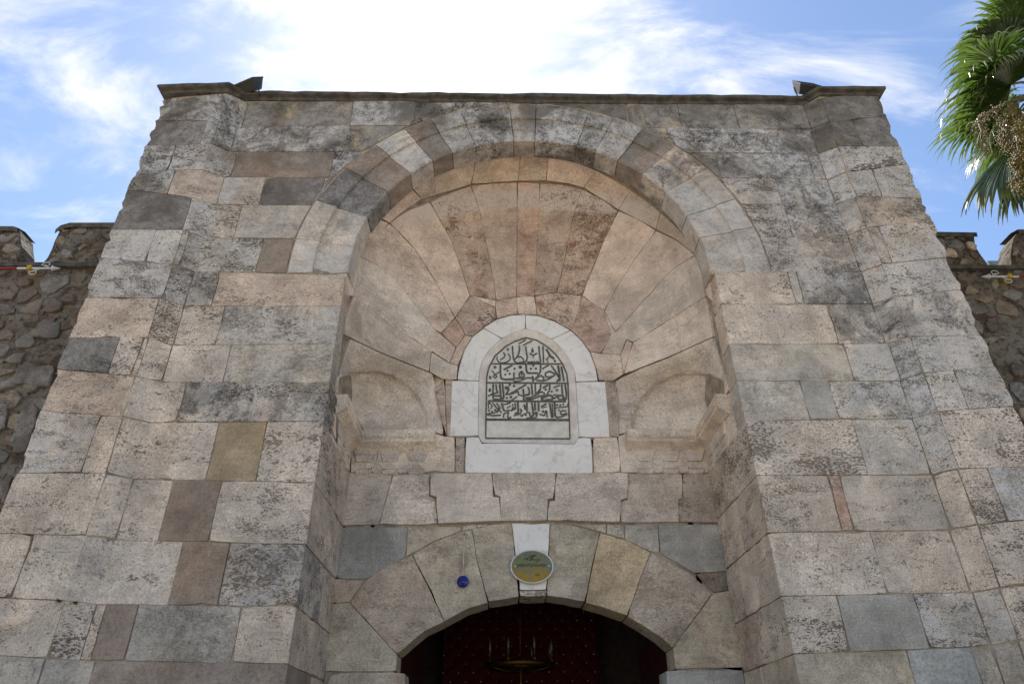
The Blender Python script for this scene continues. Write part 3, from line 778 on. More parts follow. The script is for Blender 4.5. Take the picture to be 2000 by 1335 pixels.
# door arch
DA = [([(648, 1178), (682, 1176), (775, 1276), (773, 1309), (634, 1311)], 'e'),
 ([(683, 1175), (714, 1132), (760, 1103), (804, 1083), (834, 1140), (868, 1213), (828, 1232), (799, 1256), (776, 1277)], 'x'),
 ([(805, 1082), (851, 1056), (900, 1037), (921, 1032), (932, 1095), (953, 1176), (913, 1188), (868, 1212), (835, 1140)], 'e'),
 ([(922, 1031), (952, 1025), (999, 1021), (1007, 1095), (1013, 1164), (953.5, 1175), (932, 1095)], 'e'),
 ([(1075, 1021), (1117, 1025), (1171, 1040), (1155, 1110), (1143, 1176), (1107, 1167), (1068, 1162)], 'e'),
 ([(1172, 1040), (1228, 1056), (1270, 1078), (1250, 1130), (1225, 1203), (1182, 1187), (1143.5, 1176), (1156, 1110)], 'E'),
 ([(1271, 1078), (1345, 1117), (1392, 1158), (1352, 1212), (1314, 1264), (1293, 1245), (1257, 1221), (1226, 1203), (1250, 1130)], 'x'),
 ([(1393, 1158), (1432, 1151), (1457, 1302), (1319, 1305), (1315, 1265), (1352, 1213)], 'e')]
for poly, k in DA: back('voussoir', poly, k, thick=.42, gap=.001, rnd=.015)
back('voussoir', [(1000, 1021), (1074, 1021), (1070, 1100), (1067.5, 1151), (1014, 1152), (1008, 1095)], 'e', thick=.42, mat=MARBLE)
back('voussoir', [(1014, 1153), (1067.5, 1152), (1067.5, 1163), (1014, 1165)], 'u', thick=.42)
def jamb(px0, px1, py, kind):
    a, b_ = at(px0, py, YB), at(px1, py, YB)
    z = a.z; k = 0
    while z > .05:
        z2 = max(0, z-random.uniform(.5, .62)); z2 = 0 if z2 < .2 else z2
        inn = .10 if k == 0 else 0
        x0, x1 = a.x, b_.x
        if px0 < 1000: x1 += inn
        else: x0 -= inn
        stone('ashlar_stone', portal, [(x0, z2), (x1, z2), (x1, z), (x0, z)], lambda u, v, d: Vector((u, YB+d, v)), kind if k == 0 else random.choice('teg'), .42, rnd=.05, proud=0)
        z = z2; k += 1
jamb(639, 776, 1312, 'x'); jamb(1316, 1452, 1307, 'h')
# mortar behind the back wall, around the door opening
def back_bed():
    mid = [(640, 1312), (705, 1300), (705, 1220), (752, 1150), (828, 1100), (920, 1070), (1037, 1062), (1150, 1075), (1240, 1110), (1330, 1160), (1385, 1230), (1385, 1300), (1450, 1310)]
    V, Fc = [], []
    for p in mid: q = at(*p, YB+.018); V += [q, Vector((q.x, YB+.018, 5.3))]
    for i in range(len(mid)-1): Fc.append((2*i, 2*i+2, 2*i+3, 2*i+1))
    for xa, xb in ((-1.98, -1.2), (2.04, 2.8)):
        b0 = len(V); V += [(xa, YB+.018, 0), (xb, YB+.018, 0), (xb, YB+.018, 3), (xa, YB+.018, 3)]; Fc.append((b0, b0+1, b0+2, b0+3))
    mesh_obj('mortar_bed', V, Fc, MORTAR, portal)
back_bed()

# ------------------------------------------------------------------ marble frame and inscription
YFm = 8.54
def fr(poly, **k): return stone('marble_block', portal, poly, lambda u, v, d: at(u, v, YFm)+Vector((0, d, 0)), 'e', .12, unit=U, gap=.003, jit=.003, bev=.006, step=.12, mat=MARBLE, relief=.002, rnd=.01, proud=.0, **k)
EXT = [(892, 741), (897, 714), (907, 681.6), (922, 658), (944, 639.5), (969, 623.5), (998.6, 615), (1026, 613.6), (1053, 617), (1082.6, 626), (1115, 644.5), (1137, 665.5), (1152, 686.5), (1164, 716), (1168, 743)]
SLAB = [(949.4, 747), (950, 732), (954.7, 714), (966, 694), (987.7, 674.6), (1006, 665), (1027, 658), (1048.6, 663), (1070, 676), (1086.5, 691), (1099.7, 709), (1108, 729), (1110.4, 748.7)]
cxm, cym = 1029, 770
SPL = [(p[0]+(p[0]-cxm)*.17, p[1]+(p[1]-cym)*.145) for p in SLAB]
def nearest(P_, q): return min(range(len(P_)), key=lambda i: (P_[i][0]-q[0])**2+(P_[i][1]-q[1])**2)
cutE = [0, 4, 7, 10, 14]; cutS = [0, 4, 6, 8, 12]
for a in range(4):
    fr(EXT[cutE[a]:cutE[a+1]+1]+SPL[cutS[a]:cutS[a+1]+1][::-1])
SBL, SBR = (934, 850), (1131, 852)
fr([(882, 742), SPL[0], SBL, (921, 851), (878.6, 851)]); fr([(1182.7, 744), SPL[-1], SBR, (1145, 853), (1192, 853.5)])
fr([(909.5, 852.5), (936, 851.5), (942, 864), (1122, 866), (1129, 853), (1155.5, 854), (1158.5, 924), (908, 923)])
rim_o = [SBL]+SPL+[SBR]; rim_i = [(948, 856)]+SLAB+[(1114.7, 857.5)]
V = []; Fc = []
ro2 = rim_o+[(1122, 866), (942, 864)]; ri2 = rim_i+[(1114.7, 857.5), (948, 856)]
ro2 = [SBL]+SPL+[SBR, (1122, 866), (942, 864)]; ri2 = [(948, 856)]+SLAB+[(1114.7, 857.5), (1114.5, 857.6), (948.2, 856.1)]
for a, b_ in zip(ro2, ri2): V += [at(*a, YFm+.004), at(*b_, YFm+.06)]
n = len(ro2)
for i in range(n): j = (i+1) % n; Fc.append((2*i, 2*i+1, 2*j+1, 2*j))
mesh_obj('frame_splay', V, Fc, SPLAY, portal)
YS = YFm+.055
slab = mesh_obj('inscription_slab', [at(*p, YS) for p in [(947, 856.5)]+SLAB+[(1115, 858)]]+[at(*p, YS)+Vector((0, .06, 0)) for p in [(947, 856.5)]+SLAB+[(1115, 858)]],
    [tuple(range(15))]+[(i, (i+1) % 15, 15+(i+1) % 15, 15+i) for i in range(15)], simple('inscription_marble', (.68, .635, .55), .7, 0, 9, .14, .2), portal)
STROKES = []
def S(ox, oy, sc, items):
    for it in items:
        w_ = it[-1]; STROKES.append(([(ox+x/sc, oy+y/sc) for x, y in it[:-1]], w_/sc))
S(960, 655, 14.286, [[(160,590),(150,660),(190,730),(300,765),(420,745),(510,690),(525,610),(470,510),34],[(330,480),(380,540),(350,610),(250,680),38],[(450,365),(450,415),58],
 [(585,300),(590,450),(605,620),(640,720),(700,770),45],[(775,290),(780,400),(750,540),(700,610),(640,670),40],[(720,600),(820,590),(890,660),(890,740),(700,770),35],
 [(955,310),(970,450),(1000,600),(980,700),(900,765),45],[(760,235),(860,180),(960,110),32],[(880,280),(1130,150),32],[(1140,350),(1140,400),30],[(1140,400),(1142,465),75],[(1065,500),(1160,560),38],[(1262,500),(1160,560),38],[(1165,560),(1165,630),18],
 [(1000,745),(1350,755),45],[(1110,725),(1120,720),40],[(1190,730),(1195,725),40],[(1270,725),(1275,720),40],[(1320,300),(1335,500),(1370,740),46],[(1435,300),(1450,750),42],
 [(1530,390),(1600,500),(1650,590),(1740,640),62],[(1620,560),(1560,650),(1520,665),30],[(1540,670),(1580,760),25],[(1735,630),(1740,690),22],[(1770,695),(1770,735),60]])
S(940, 705, 11.11, [[(205,60),(900,62),(1745,62),28],[(110,470),(1890,482),32],[(230,210),(300,290),(400,230),26],[(300,290),(340,330),(300,370),(255,330),(300,290),26],[(300,110),(325,135),(295,155),(270,130),(300,110),24],[(190,335),(200,380),50],
 [(415,70),(415,250),(430,380),(520,400),(690,395),40],[(490,185),(670,95),38],[(570,200),(570,220),48],[(520,280),(520,302),48],[(615,265),(615,290),48],[(720,150),(720,180),46],[(710,250),(705,370),38],[(690,375),(900,370),40],
 [(830,350),(820,280),(870,220),(930,290),(930,350),(850,360),38],[(870,220),(880,350),26],[(845,110),(875,135),(845,155),(820,130),(845,110),30],[(970,70),(975,180),(1000,260),(1220,260),40],[(1075,150),(1075,180),48],[(1185,145),(1185,175),48],[(1130,80),(1130,110),52],
 [(690,400),(720,440),(850,430),(1000,360),(1080,370),30],[(1110,330),(1125,440),48],[(1290,90),(1280,230),(1220,330),(1160,400),38],[(1180,390),(1290,310),(1360,360),(1340,430),(1200,420),32],
 [(1580,270),(1480,220),(1390,260),(1390,320),(1440,350),(1560,330),(1610,270),32],[(1360,430),(1480,380),(1600,300),30],[(1520,100),(1620,240),(1700,380),(1640,440),38],[(1370,140),(1460,90),36],[(1335,160),(1350,165),46],[(1665,100),(1700,300),(1700,430),46],[(1735,120),(1770,300),(1790,430),42]])
S(940, 745, 11.11, [[(150,422),(1830,432),38],[(185,160),(185,215),52],[(260,60),(250,260),(260,380),(420,390),(430,310),(270,310),38],[(320,60),(330,180),(360,240),(240,270),(150,310),34],[(400,60),(420,280),(430,400),40],[(460,60),(480,250),(490,340),(440,400),44],
 [(590,190),(590,120),(520,120),(530,150),(600,170),(560,240),(530,280),(620,270),(960,70),36],[(840,150),(980,70),22],[(660,265),(800,215),(810,290),(900,310),30],[(615,55),(615,85),52],[(710,80),(710,110),54],[(640,320),(640,350),54],[(555,345),(555,365),46],[(780,320),(680,390),(560,470),28],
 [(910,165),(920,300),(920,400),40],[(920,300),(1040,280),(1040,180),(1010,120),38],[(1090,60),(1110,280),42],[(1170,60),(1175,240),(1190,290),(1060,350),(960,350),38],[(1290,60),(1280,170),(1210,250),40],[(1200,280),(1300,220),(1370,250),(1360,310),(1230,310),32],[(940,400),(1100,380),(1240,330),36],
 [(1340,140),(1450,70),36],[(1395,160),(1395,185),50],[(1490,60),(1480,180),(1430,280),(1370,330),38],[(1310,380),(1380,330),(1480,290),(1550,330),(1540,390),(1380,400),40],[(1300,320),(1330,410),52],[(1570,130),(1700,80),30],[(1640,170),(1640,200),58],[(1530,205),(1530,230),46],
 [(1560,290),(1740,300),(1600,350),(1560,370),30],[(1600,350),(1650,330),(1690,390),(1780,380),32],[(1745,70),(1760,280),(1800,390),42],[(1820,70),(1845,250),(1840,380),(1790,400),42]])
S(940, 780, 11.11, [[(100,430),(1890,437),38],[(150,60),(160,200),25],[(170,60),(240,140),(200,200),26],[(250,70),(330,180),28],[(330,80),(400,170),(340,200),28],[(165,222),(185,240),(165,258),(147,240),(165,222),16],[(230,248),(250,265),(230,285),(212,265),(230,248),16],[(300,208),(320,225),(300,245),(282,225),(300,208),16],
 [(130,310),(280,290),(420,180),26],[(110,320),(250,350),(420,340),32],[(330,280),(400,230),(440,290),26],[(440,80),(490,240),42],[(470,110),(560,100),(640,70),24],[(500,250),(620,230),26],[(575,165),(575,185),44],[(620,135),(620,155),44],[(680,105),(680,125),44],[(480,390),(490,310),(600,270),32],[(590,300),(570,370),(600,400),(650,380),30],
 [(690,165),(715,190),(690,215),(665,190),(690,165),22],[(730,80),(745,200),(640,240),32],[(790,60),(800,180),(800,290),(730,300),42],[(840,210),(880,240),(840,310),(700,350),32],[(930,110),(960,220),45],[(990,70),(990,250),42],[(850,350),(950,310),(1020,270),28],[(885,345),(885,368),40],[(965,325),(965,345),46],
 [(1090,60),(1120,220),(1130,350),(1070,370),(1040,280),42],[(1160,70),(1170,230),40],[(1240,60),(1245,250),42],[(1190,270),(1225,300),(1190,330),(1160,300),(1190,270),26],[(1210,330),(1180,400),(980,400),30],[(1300,160),(1410,90),36],[(1320,185),(1420,150),22],[(1340,245),(1340,275),58],[(1270,320),(1370,350),(1400,240),(1420,260),(1430,390),32],
 [(1480,80),(1510,250),(1530,390),40],[(1535,80),(1560,390),26],[(1590,70),(1600,350),42],[(1645,110),(1645,130),46],[(1715,115),(1715,135),46],[(1780,95),(1780,115),46],[(1620,180),(1860,155),(1890,60),24],[(1685,220),(1685,240),44],[(1840,250),(1760,240),(1710,280),(1740,330),(1860,300),32],[(1600,350),(1640,390),(1760,370),(1860,320),34],[(1890,60),(1900,400),26]])
STROKES.append(([(948.5, 855.5)]+[(x+(1029-x)*.014, y+1.4) for x, y in SLAB]+[(1113.2, 856.5), (948.5, 855.5)], 2.6))
STROKES.append(([(949, 820), (1113, 821)], 2.4))
def ribbons(name, strokes, Y, dep, mat, parent):
    V, Fc = [], []
    def poly(pts):
        b0 = len(V); k = len(pts)
        for p in pts: V.append(at(*p, Y)-Vector((0, dep, 0)))
        for p in pts: V.append(at(*p, Y))
        Fc.append(tuple(range(b0, b0+k)))
        for i in range(k): Fc.append((b0+i, b0+k+i, b0+k+(i+1) % k, b0+(i+1) % k))
    eps = 0
    for pts, w_ in strokes:
        h = w_*.47
        for a, b_ in zip(pts, pts[1:]):
            L = math.hypot(b_[0]-a[0], b_[1]-a[1]) or 1
            t = ((b_[0]-a[0])/L*h, (b_[1]-a[1])/L*h); n_ = (-t[1], t[0])
            poly([(a[0]+n_[0], a[1]+n_[1]), (a[0]-t[0]*.55, a[1]-t[1]*.55), (a[0]-n_[0], a[1]-n_[1]), (b_[0]-n_[0], b_[1]-n_[1]), (b_[0]+t[0]*.55, b_[1]+t[1]*.55), (b_[0]+n_[0], b_[1]+n_[1])])
            # a hair of depth between strokes that cross
            for i in range(len(V)-12, len(V)): V[i] = V[i]-Vector((0, eps, 0))
            eps = (eps+.00023) % .004
    return mesh_obj(name, V, Fc, mat, parent)
ribbons('lettering', STROKES, YS, .007, INK, portal)

# ------------------------------------------------------------------ coping, roof and mass of the tower
def coping():
    pts = [(-5.03, 9.6), (-5.03, YP), (-4.108, YP), (-3.889, YM), (4.704, YM), (4.909, YP), (5.82, YP), (5.82, 9.6)]
    zc = [10.34, 10.31, 10.36, 10.37, 10.35, 10.38, 10.38, 10.38]
    P = [Vector(p) for p in pts]; N = []
    for i in range(len(P)):
        ns = []
        if i: d = (P[i]-P[i-1]).normalized(); ns.append(Vector((d.y, -d.x)))
        if i < len(P)-1: d = (P[i+1]-P[i]).normalized(); ns.append(Vector((d.y, -d.x)))
        s_ = sum(ns, Vector((0, 0))); N.append(s_*(len(ns)/s_.dot(s_)) if len(ns) > 1 else ns[0])
        if len(ns) > 1: N[-1] = s_*(2/s_.dot(s_))
    prof = [(-.06, -.05), (.012, -.045), (.03, -.005), (.085, .005), (.095, .015), (.095, .062), (.08, .078), (-.3, .085)]
    V, Fc = [], []; st = []
    for i in range(len(P)-1):
        n_ = max(1, int((P[i+1]-P[i]).length/.18))
        for k in range(n_): st.append((i, k/n_))
    st.append((len(P)-2, 1.))
    for i, k in st:
        p = P[i].lerp(P[i+1], k); n_ = N[i] if k == 0 else N[i+1] if k == 1 else (lambda d: Vector((d.y, -d.x)))((P[i+1]-P[i]).normalized())
        z = zc[i]+(zc[i+1]-zc[i])*k
        for o_, dz in prof:
            q = p+n_*o_; e = noise.noise(Vector((q.x*3, q.y*3, dz*20)))*.012+noise.noise(Vector((q.x*11, q.y*11, dz*30)))*.006
            V.append((q.x+n_.x*e, q.y+n_.y*e, z+dz+e))
    m_ = len(prof)
    for i in range(len(st)-1):
        for j in range(m_-1): Fc.append((i*m_+j, i*m_+j+1, (i+1)*m_+j+1, (i+1)*m_+j))
    mesh_obj('coping', V, Fc, CEMENT, portal)
coping()
bm = bmesh.new()
ov = [bm.verts.new(v) for v in ((-4.95, 6.95, 10.44), (-4.0, 6.95, 10.44), (4.8, 6.95, 10.44), (5.74, 6.95, 10.44), (5.74, 12.5, 10.44), (-4.95, 12.5, 10.44))]
bm.faces.new(ov)
for x in (-4.98, 5.77):
    bm.faces.new([bm.verts.new(v) for v in ((x, 8.2, 0), (x, 12.5, 0), (x, 12.5, 10.44), (x, 8.2, 10.44))])
bm.faces.new([bm.verts.new(v) for v in ((-4.98, 12.5, 0), (5.77, 12.5, 0), (5.77, 12.5, 10.44), (-4.98, 12.5, 10.44))])
bm_obj('tower_mass', bm, CEMENT, portal)
for xs_ in (-1, 1):      # ashlar on the flank of the tower behind the corner stones
    pass

# ------------------------------------------------------------------ passage behind the door
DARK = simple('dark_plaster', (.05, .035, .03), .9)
bm = bmesh.new()
X0, X1, Z1, Y1 = -1.62, 2.46, 4.5, 12.2
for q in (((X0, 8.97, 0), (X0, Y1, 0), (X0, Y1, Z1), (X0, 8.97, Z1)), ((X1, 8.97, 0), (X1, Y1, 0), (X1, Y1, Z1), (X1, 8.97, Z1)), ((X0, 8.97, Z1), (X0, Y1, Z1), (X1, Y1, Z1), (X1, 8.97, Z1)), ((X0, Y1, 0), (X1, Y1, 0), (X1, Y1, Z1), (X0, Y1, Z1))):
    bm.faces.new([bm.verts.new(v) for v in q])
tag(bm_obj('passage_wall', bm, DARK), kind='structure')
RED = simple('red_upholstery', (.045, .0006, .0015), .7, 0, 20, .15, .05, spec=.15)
BRASS = simple('brass', (.075, .038, .007), .45, .9, 20, .2, .05)
STUD = simple('stud_metal', (.75, .72, .68), .25, 1., 20, .1, 0)
YT = 11.6
tp = thing('tufted_panel', (.45, YT, 0), 'dark red button tufted padded panel deep inside the doorway behind the chandelier', 'padded panel')
xl, xr = at(868, 1250, YT).x, at(1166, 1250, YT).x
zt1, zb1 = at(1020, 1180, YT).z, at(1020, 1420, YT).z
dx = (xr-xl)/10.3; dzz = dx*.53
V, Fc = [], []; nx, nz = 84, 44
def tuft(x, z):
    u, v = (x-xl)/dx, (z-zb1)/dzz/2
    a, b_ = u+v, u-v
    return .055*(abs(math.sin(math.pi*a))*abs(math.sin(math.pi*b_)))**.5
for j in range(nz+1):
    for i in range(nx+1):
        x = xl+(xr-xl)*i/nx; z = zb1+(zt1-zb1)*j/nz; V.append((x, YT-tuft(x, z), z))
for j in range(nz):
    for i in range(nx): a = j*(nx+1)+i; Fc.append((a, a+1, a+nx+2, a+nx+1))
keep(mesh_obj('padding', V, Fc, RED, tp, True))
bm = bmesh.new()
for j in range(int((zt1-zb1)/dzz)+1):
    for i in range(12):
        x = xl+dx*(i+(.5 if j % 2 else 0)); z = zb1+dzz*j
        if x < xr and z < zt1: bmesh.ops.create_uvsphere(bm, u_segments=6, v_segments=4, radius=.013, matrix=Matrix.Translation((x, YT-.008, z)))
o = keep(bm_obj('stud', bm, STUD, tp, True)); o['kind'] = 'stuff'
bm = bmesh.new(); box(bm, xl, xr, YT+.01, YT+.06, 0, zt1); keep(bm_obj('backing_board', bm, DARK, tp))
# chandelier
CY = 10.2
cc = at(1017, 1302, CY)
ch = thing('chandelier', cc, 'round brass chandelier ring with candle bulbs hanging in front of the red panel', 'chandelier')
def lathe(prof, seg=24):
    bm = bmesh.new(); rings = [[bm.verts.new((r*math.cos(2*math.pi*k/seg), r*math.sin(2*math.pi*k/seg), z)) for k in range(seg)] for r, z in prof]
    for A, B in zip(rings, rings[1:]):
        for k in range(seg): bm.faces.new((A[k], A[(k+1) % seg], B[(k+1) % seg], B[k]))
    return bm
bm_obj('ring', lathe([(.42, -.02), (.47, -.02), (.48, .01), (.47, .05), (.43, .05), (.42, -.02)], 36), BRASS, ch, True)
bm_obj('inner_ring', lathe([(.24, -.03), (.27, -.04), (.28, .02), (.25, .03), (.24, -.03)], 30), BRASS, ch, True)
bm_obj('stem', lathe([(.004, -.24), (.03, -.22), (.016, -.17), (.02, -.02), (.05, .0), (.02, .03), (.012, .3), (.008, 4.5-cc.z)], 12), BRASS, ch, True)
BULB = simple('candle_bulb', (.05, .05, .048), .3, 0, 20, .1, 0)
for k in range(8):
    a = R(22.5+45*k); x, y = .45*math.cos(a), .45*math.sin(a)
    bm = bmesh.new(); tube(bm, [(0, 0, .0), (x*.5, y*.5, -.05), (x*.95, y*.95, -.01)], .012, 6); bm_obj('arm', bm, BRASS, ch, True)
    bm = lathe([(.012, .03), (.035, .06), (.014, .08), (.014, .17), (.02, .18)], 10); c_ = bm_obj('candle_holder', bm, BRASS, ch, True); c_.location = (x, y, 0)
    bm = lathe([(.012, .18), (.019, .21), (.016, .27), (.002, .33)], 10); b_ = bm_obj('bulb', bm, BULB, c_, True)
# open door leaves
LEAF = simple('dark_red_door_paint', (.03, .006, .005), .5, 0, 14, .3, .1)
for x, s_, wd in ((at(780, 1300, 9.05).x, 1, 'left'), (at(1311, 1300, 9.05).x, -1, 'right')):
    lf = thing('door_leaf', (x-.02*s_, 9.06, 0), 'dark red panelled door leaf standing open just inside the doorway, at its %s edge' % wd, 'door', 'open door leaves of the gateway')
    for k in range(5):
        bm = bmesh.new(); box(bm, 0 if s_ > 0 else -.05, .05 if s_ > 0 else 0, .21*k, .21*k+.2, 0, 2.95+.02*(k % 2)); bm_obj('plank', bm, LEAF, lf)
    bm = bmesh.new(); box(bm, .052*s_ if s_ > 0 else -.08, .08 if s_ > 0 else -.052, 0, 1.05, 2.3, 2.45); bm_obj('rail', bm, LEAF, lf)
    lf.rotation_euler.z = R(-9*s_)

# ------------------------------------------------------------------ plaque, charm, floodlights
def ftext(name, body, size, loc, mat, parent, font=None, shear=0., rot=(math.pi/2, 0, 0), ext=.0015):
    c = bpy.data.curves.new(name, 'FONT'); c.body = body; c.size = size; c.extrude = ext; c.align_x = 'CENTER'; c.align_y = 'CENTER'; c.shear = shear; c.resolution_u = 3
    o = bpy.data.objects.new(name, c); COL.objects.link(o)
    dg = bpy.context.evaluated_depsgraph_get(); me = bpy.data.meshes.new_from_object(o.evaluated_get(dg)); COL.objects.unlink(o); bpy.data.objects.remove(o)
    me.materials.clear(); me.materials.append(mat); q = bpy.data.objects.new(name, me); link(q, parent); q.location = loc; q.rotation_euler = rot; return q
YQ = YB-.05
pc = at(1039, 1106, YQ); pl_ = at(998, 1106, YQ); pt_ = at(1039, 1074.5, YQ); pb_ = at(1039, 1138, YQ)
pa, pbb = (pc-pl_).length, (pt_.z-pb_.z)/2
pc.z = (pt_.z+pb_.z)/2
plq = thing('plaque', pc, 'oval brass plaque with silver rim and engraved name on the white keystone', 'plaque')
def plate_mat():
    mt, t, b = newmat('tarnished_brass')
    oc = t.n('ShaderNodeTexCoord').outputs['Object']; s3 = t.n('ShaderNodeSeparateXYZ'); t.put(s3.inputs[0], oc)
    n1 = t.noise(oc, 7, 6, .65, .6); n2 = t.noise(oc, 22, 5, .7)
    k = t.math('ADD', t.math('MULTIPLY', s3.outputs[2], 2.4), t.math('MULTIPLY', t.math('SUBTRACT', n1, .5), 1.5))
    col = t.mix(t.step(k, -.3, .1), (.29, .17, .01), (.16, .155, .075))
    col = t.mix(t.math('MULTIPLY', t.step(n1, .52, .66), .7), col, (.16, .18, .12)); col = t.mix(t.math('MULTIPLY', t.step(n2, .5, .7), .5), col, (.10, .075, .02))
    t.put(b.inputs['Base Color'], col); b.inputs['Roughness'].default_value = .42; b.inputs['Metallic'].default_value = .45
    return mt
PLATE = plate_mat(); SILVER = simple('silver_rim', (.62, .63, .66), .35, .6, 20, .1, .05); ENG = simple('engraving', (.035, .03, .015), .8, 0, 30, .3, 0)
bm = bmesh.new(); c0 = bm.verts.new((0, -.012, 0)); rg = [bm.verts.new((pa*.97*math.cos(2*math.pi*k/48), -.008, pbb*.97*math.sin(2*math.pi*k/48))) for k in range(48)]; rb = [bm.verts.new((v.co.x, .05, v.co.z)) for v in rg]
for k in range(48): bm.faces.new((c0, rg[k], rg[(k+1) % 48])); bm.faces.new((rg[k], rb[k], rb[(k+1) % 48], rg[(k+1) % 48]))
bm_obj('plate', bm, PLATE, plq)
bm = bmesh.new(); tube(bm, [(pa*math.cos(2*math.pi*k/48), -.006, pbb*math.sin(2*math.pi*k/48)) for k in range(49)], .0095, 8, False); bm_obj('rim', bm, SILVER, plq, True)
for x in (-1, 1):
    bm = bmesh.new(); bmesh.ops.create_uvsphere(bm, u_segments=10, v_segments=6, radius=.014); o = bm_obj('screw', bm, SILVER, plq, True); o.location = (x*pa*.8, -.016, 0)
def estroke(pts, r): 
    bm = bmesh.new()
    for p in pts: tube(bm, [(x*pa, -.0125, z*pbb) for x, z in p], r, 5)
    return bm
# flowing script with tulip emblem above the name
bm_obj('emblem', estroke([[(-.36,.42),(-.16,.55),(.05,.56)],[(-.2,.54),(-.23,.38)],[(-.12,.47),(-.1,.39),(-.04,.4),(-.03,.47)],[(0,.40),(.02,.47),(.08,.46)],[(.03,.62),(-.02,.48),(.0,.38)],[(.08,.38),(.13,.46),(.1,.4),(.16,.38)],[(.2,.46),(.22,.39),(.28,.46),(.26,.22)],[(.32,.4),(.36,.46),(.34,.39),(.42,.42)],[(-.13,.72),(0,.64),(.1,.71),(.22,.73),(.13,.62),(.02,.62)],[(-.31,.74),(-.30,.66)]], .0042), ENG, plq)
ftext('lettering', 'SARAPDAHAN', .056, (-.01, -.0125, .012), ENG, plq)
ftext('lettering', 'TESI', .032, (.06, -.0115, -.52*pbb), ENG, plq)
# blue glass charm on a cord
kc = at(904, 1135, YB-.05); kt = at(907, 1043, YB-.05)
nz_ = thing('evil_eye_charm', kc, 'small round blue glass charm hanging on a white cord from the door arch', 'charm')
BLUE = simple('blue_glass', (.008, .018, .22), .18, 0, 8, .2, 0); CORD = simple('white_cord', (.5, .48, .45), .8)
bm = lathe([(0, -.012), (.045, -.014), (.068, -.006), (.072, 0), (.068, .008), (0, .012)], 28); bmesh.ops.rotate(bm, verts=bm.verts, cent=(0, 0, 0), matrix=Matrix.Rotation(math.pi/2, 3, 'X')); o = bm_obj('disc', bm, BLUE, nz_, True)
bm = lathe([(0, 0), (.03, .003), (.034, -.004)], 18); bmesh.ops.rotate(bm, verts=bm.verts, cent=(0, 0, 0), matrix=Matrix.Rotation(math.pi/2, 3, 'X')); o = bm_obj('pupil', bm, simple('dark_blue_glass', (.004, .006, .11), .2, 0, 8, .1, 0), nz_, True); o.location = (0, -.013, 0)
bm = bmesh.new(); tube(bm, [(0, 0, .066), (kt.x-kc.x, .0, kt.z-kc.z)], .0075, 6); bm_obj('cord', bm, CORD, nz_)
bm = bmesh.new(); tube(bm, [(kt.x-kc.x, .05, kt.z-kc.z+.01), (kt.x-kc.x, -.02, kt.z-kc.z)], .01, 6); bm_obj('nail', bm, simple('rusty_iron', (.12, .06, .03), .8), nz_)
# floodlights on the coping
GREY = simple('grey_metal', (.045, .043, .038), .65, .1, 20, .2, .05); GLASS = simple('lamp_glass', (.05, .05, .045), .12, 0, 6, .2, 0)
for px, py, rz, tilt, lb in ((489, 166, -24, 38, 'square grey floodlight turned aside on the left end of the roof coping'), (1573, 171, 8, 30, 'square grey floodlight facing forward on the right end of the roof coping')):
    p = at(px, py, 6.86)
    fl = thing('floodlight', p, lb, 'floodlight', 'floodlights on the portal coping')
    M = Matrix.Rotation(R(rz), 4, 'Z') @ Matrix.Rotation(R(-tilt), 4, 'X')
    bm = bmesh.new()
    a = [M @ Vector(v) for v in ((-.17, -.05, -.14), (.17, -.05, -.14), (.17, -.05, .14), (-.17, -.05, .14))]; b_ = [M @ Vector(v) for v in ((-.11, .1, -.08), (.11, .1, -.08), (.11, .1, .08), (-.11, .1, .08))]
    A = [bm.verts.new(v) for v in a]; B = [bm.verts.new(v) for v in b_]; bm.faces.new(A); bm.faces.new(B[::-1])
    for i in range(4): bm.faces.new((A[i], B[i], B[(i+1) % 4], A[(i+1) % 4]))
    bm_obj('housing', bm, GREY, fl)
    bm = bmesh.new(); box(bm, -.145, .145, -.056, -.052, -.115, .115, M); bm_obj('glass', bm, GLASS, fl)
    bm = bmesh.new()
    for q in ((-.175, .175, -.066, -.045, .12, .145), (-.175, .175, -.066, -.045, -.145, -.12), (-.175, -.15, -.066, -.045, -.12, .12), (.15, .175, -.066, -.045, -.12, .12)): box(bm, *q, M)
    bm_obj('rim', bm, GREY, fl)
    bm = bmesh.new(); tube(bm, [M @ Vector((-.18, .02, 0)), Vector((-.13, .06, -.2)), Vector((.13, .06, -.2)), M @ Vector((.18, .02, 0))], .012, 6); bm_obj('bracket', bm, GREY, fl)

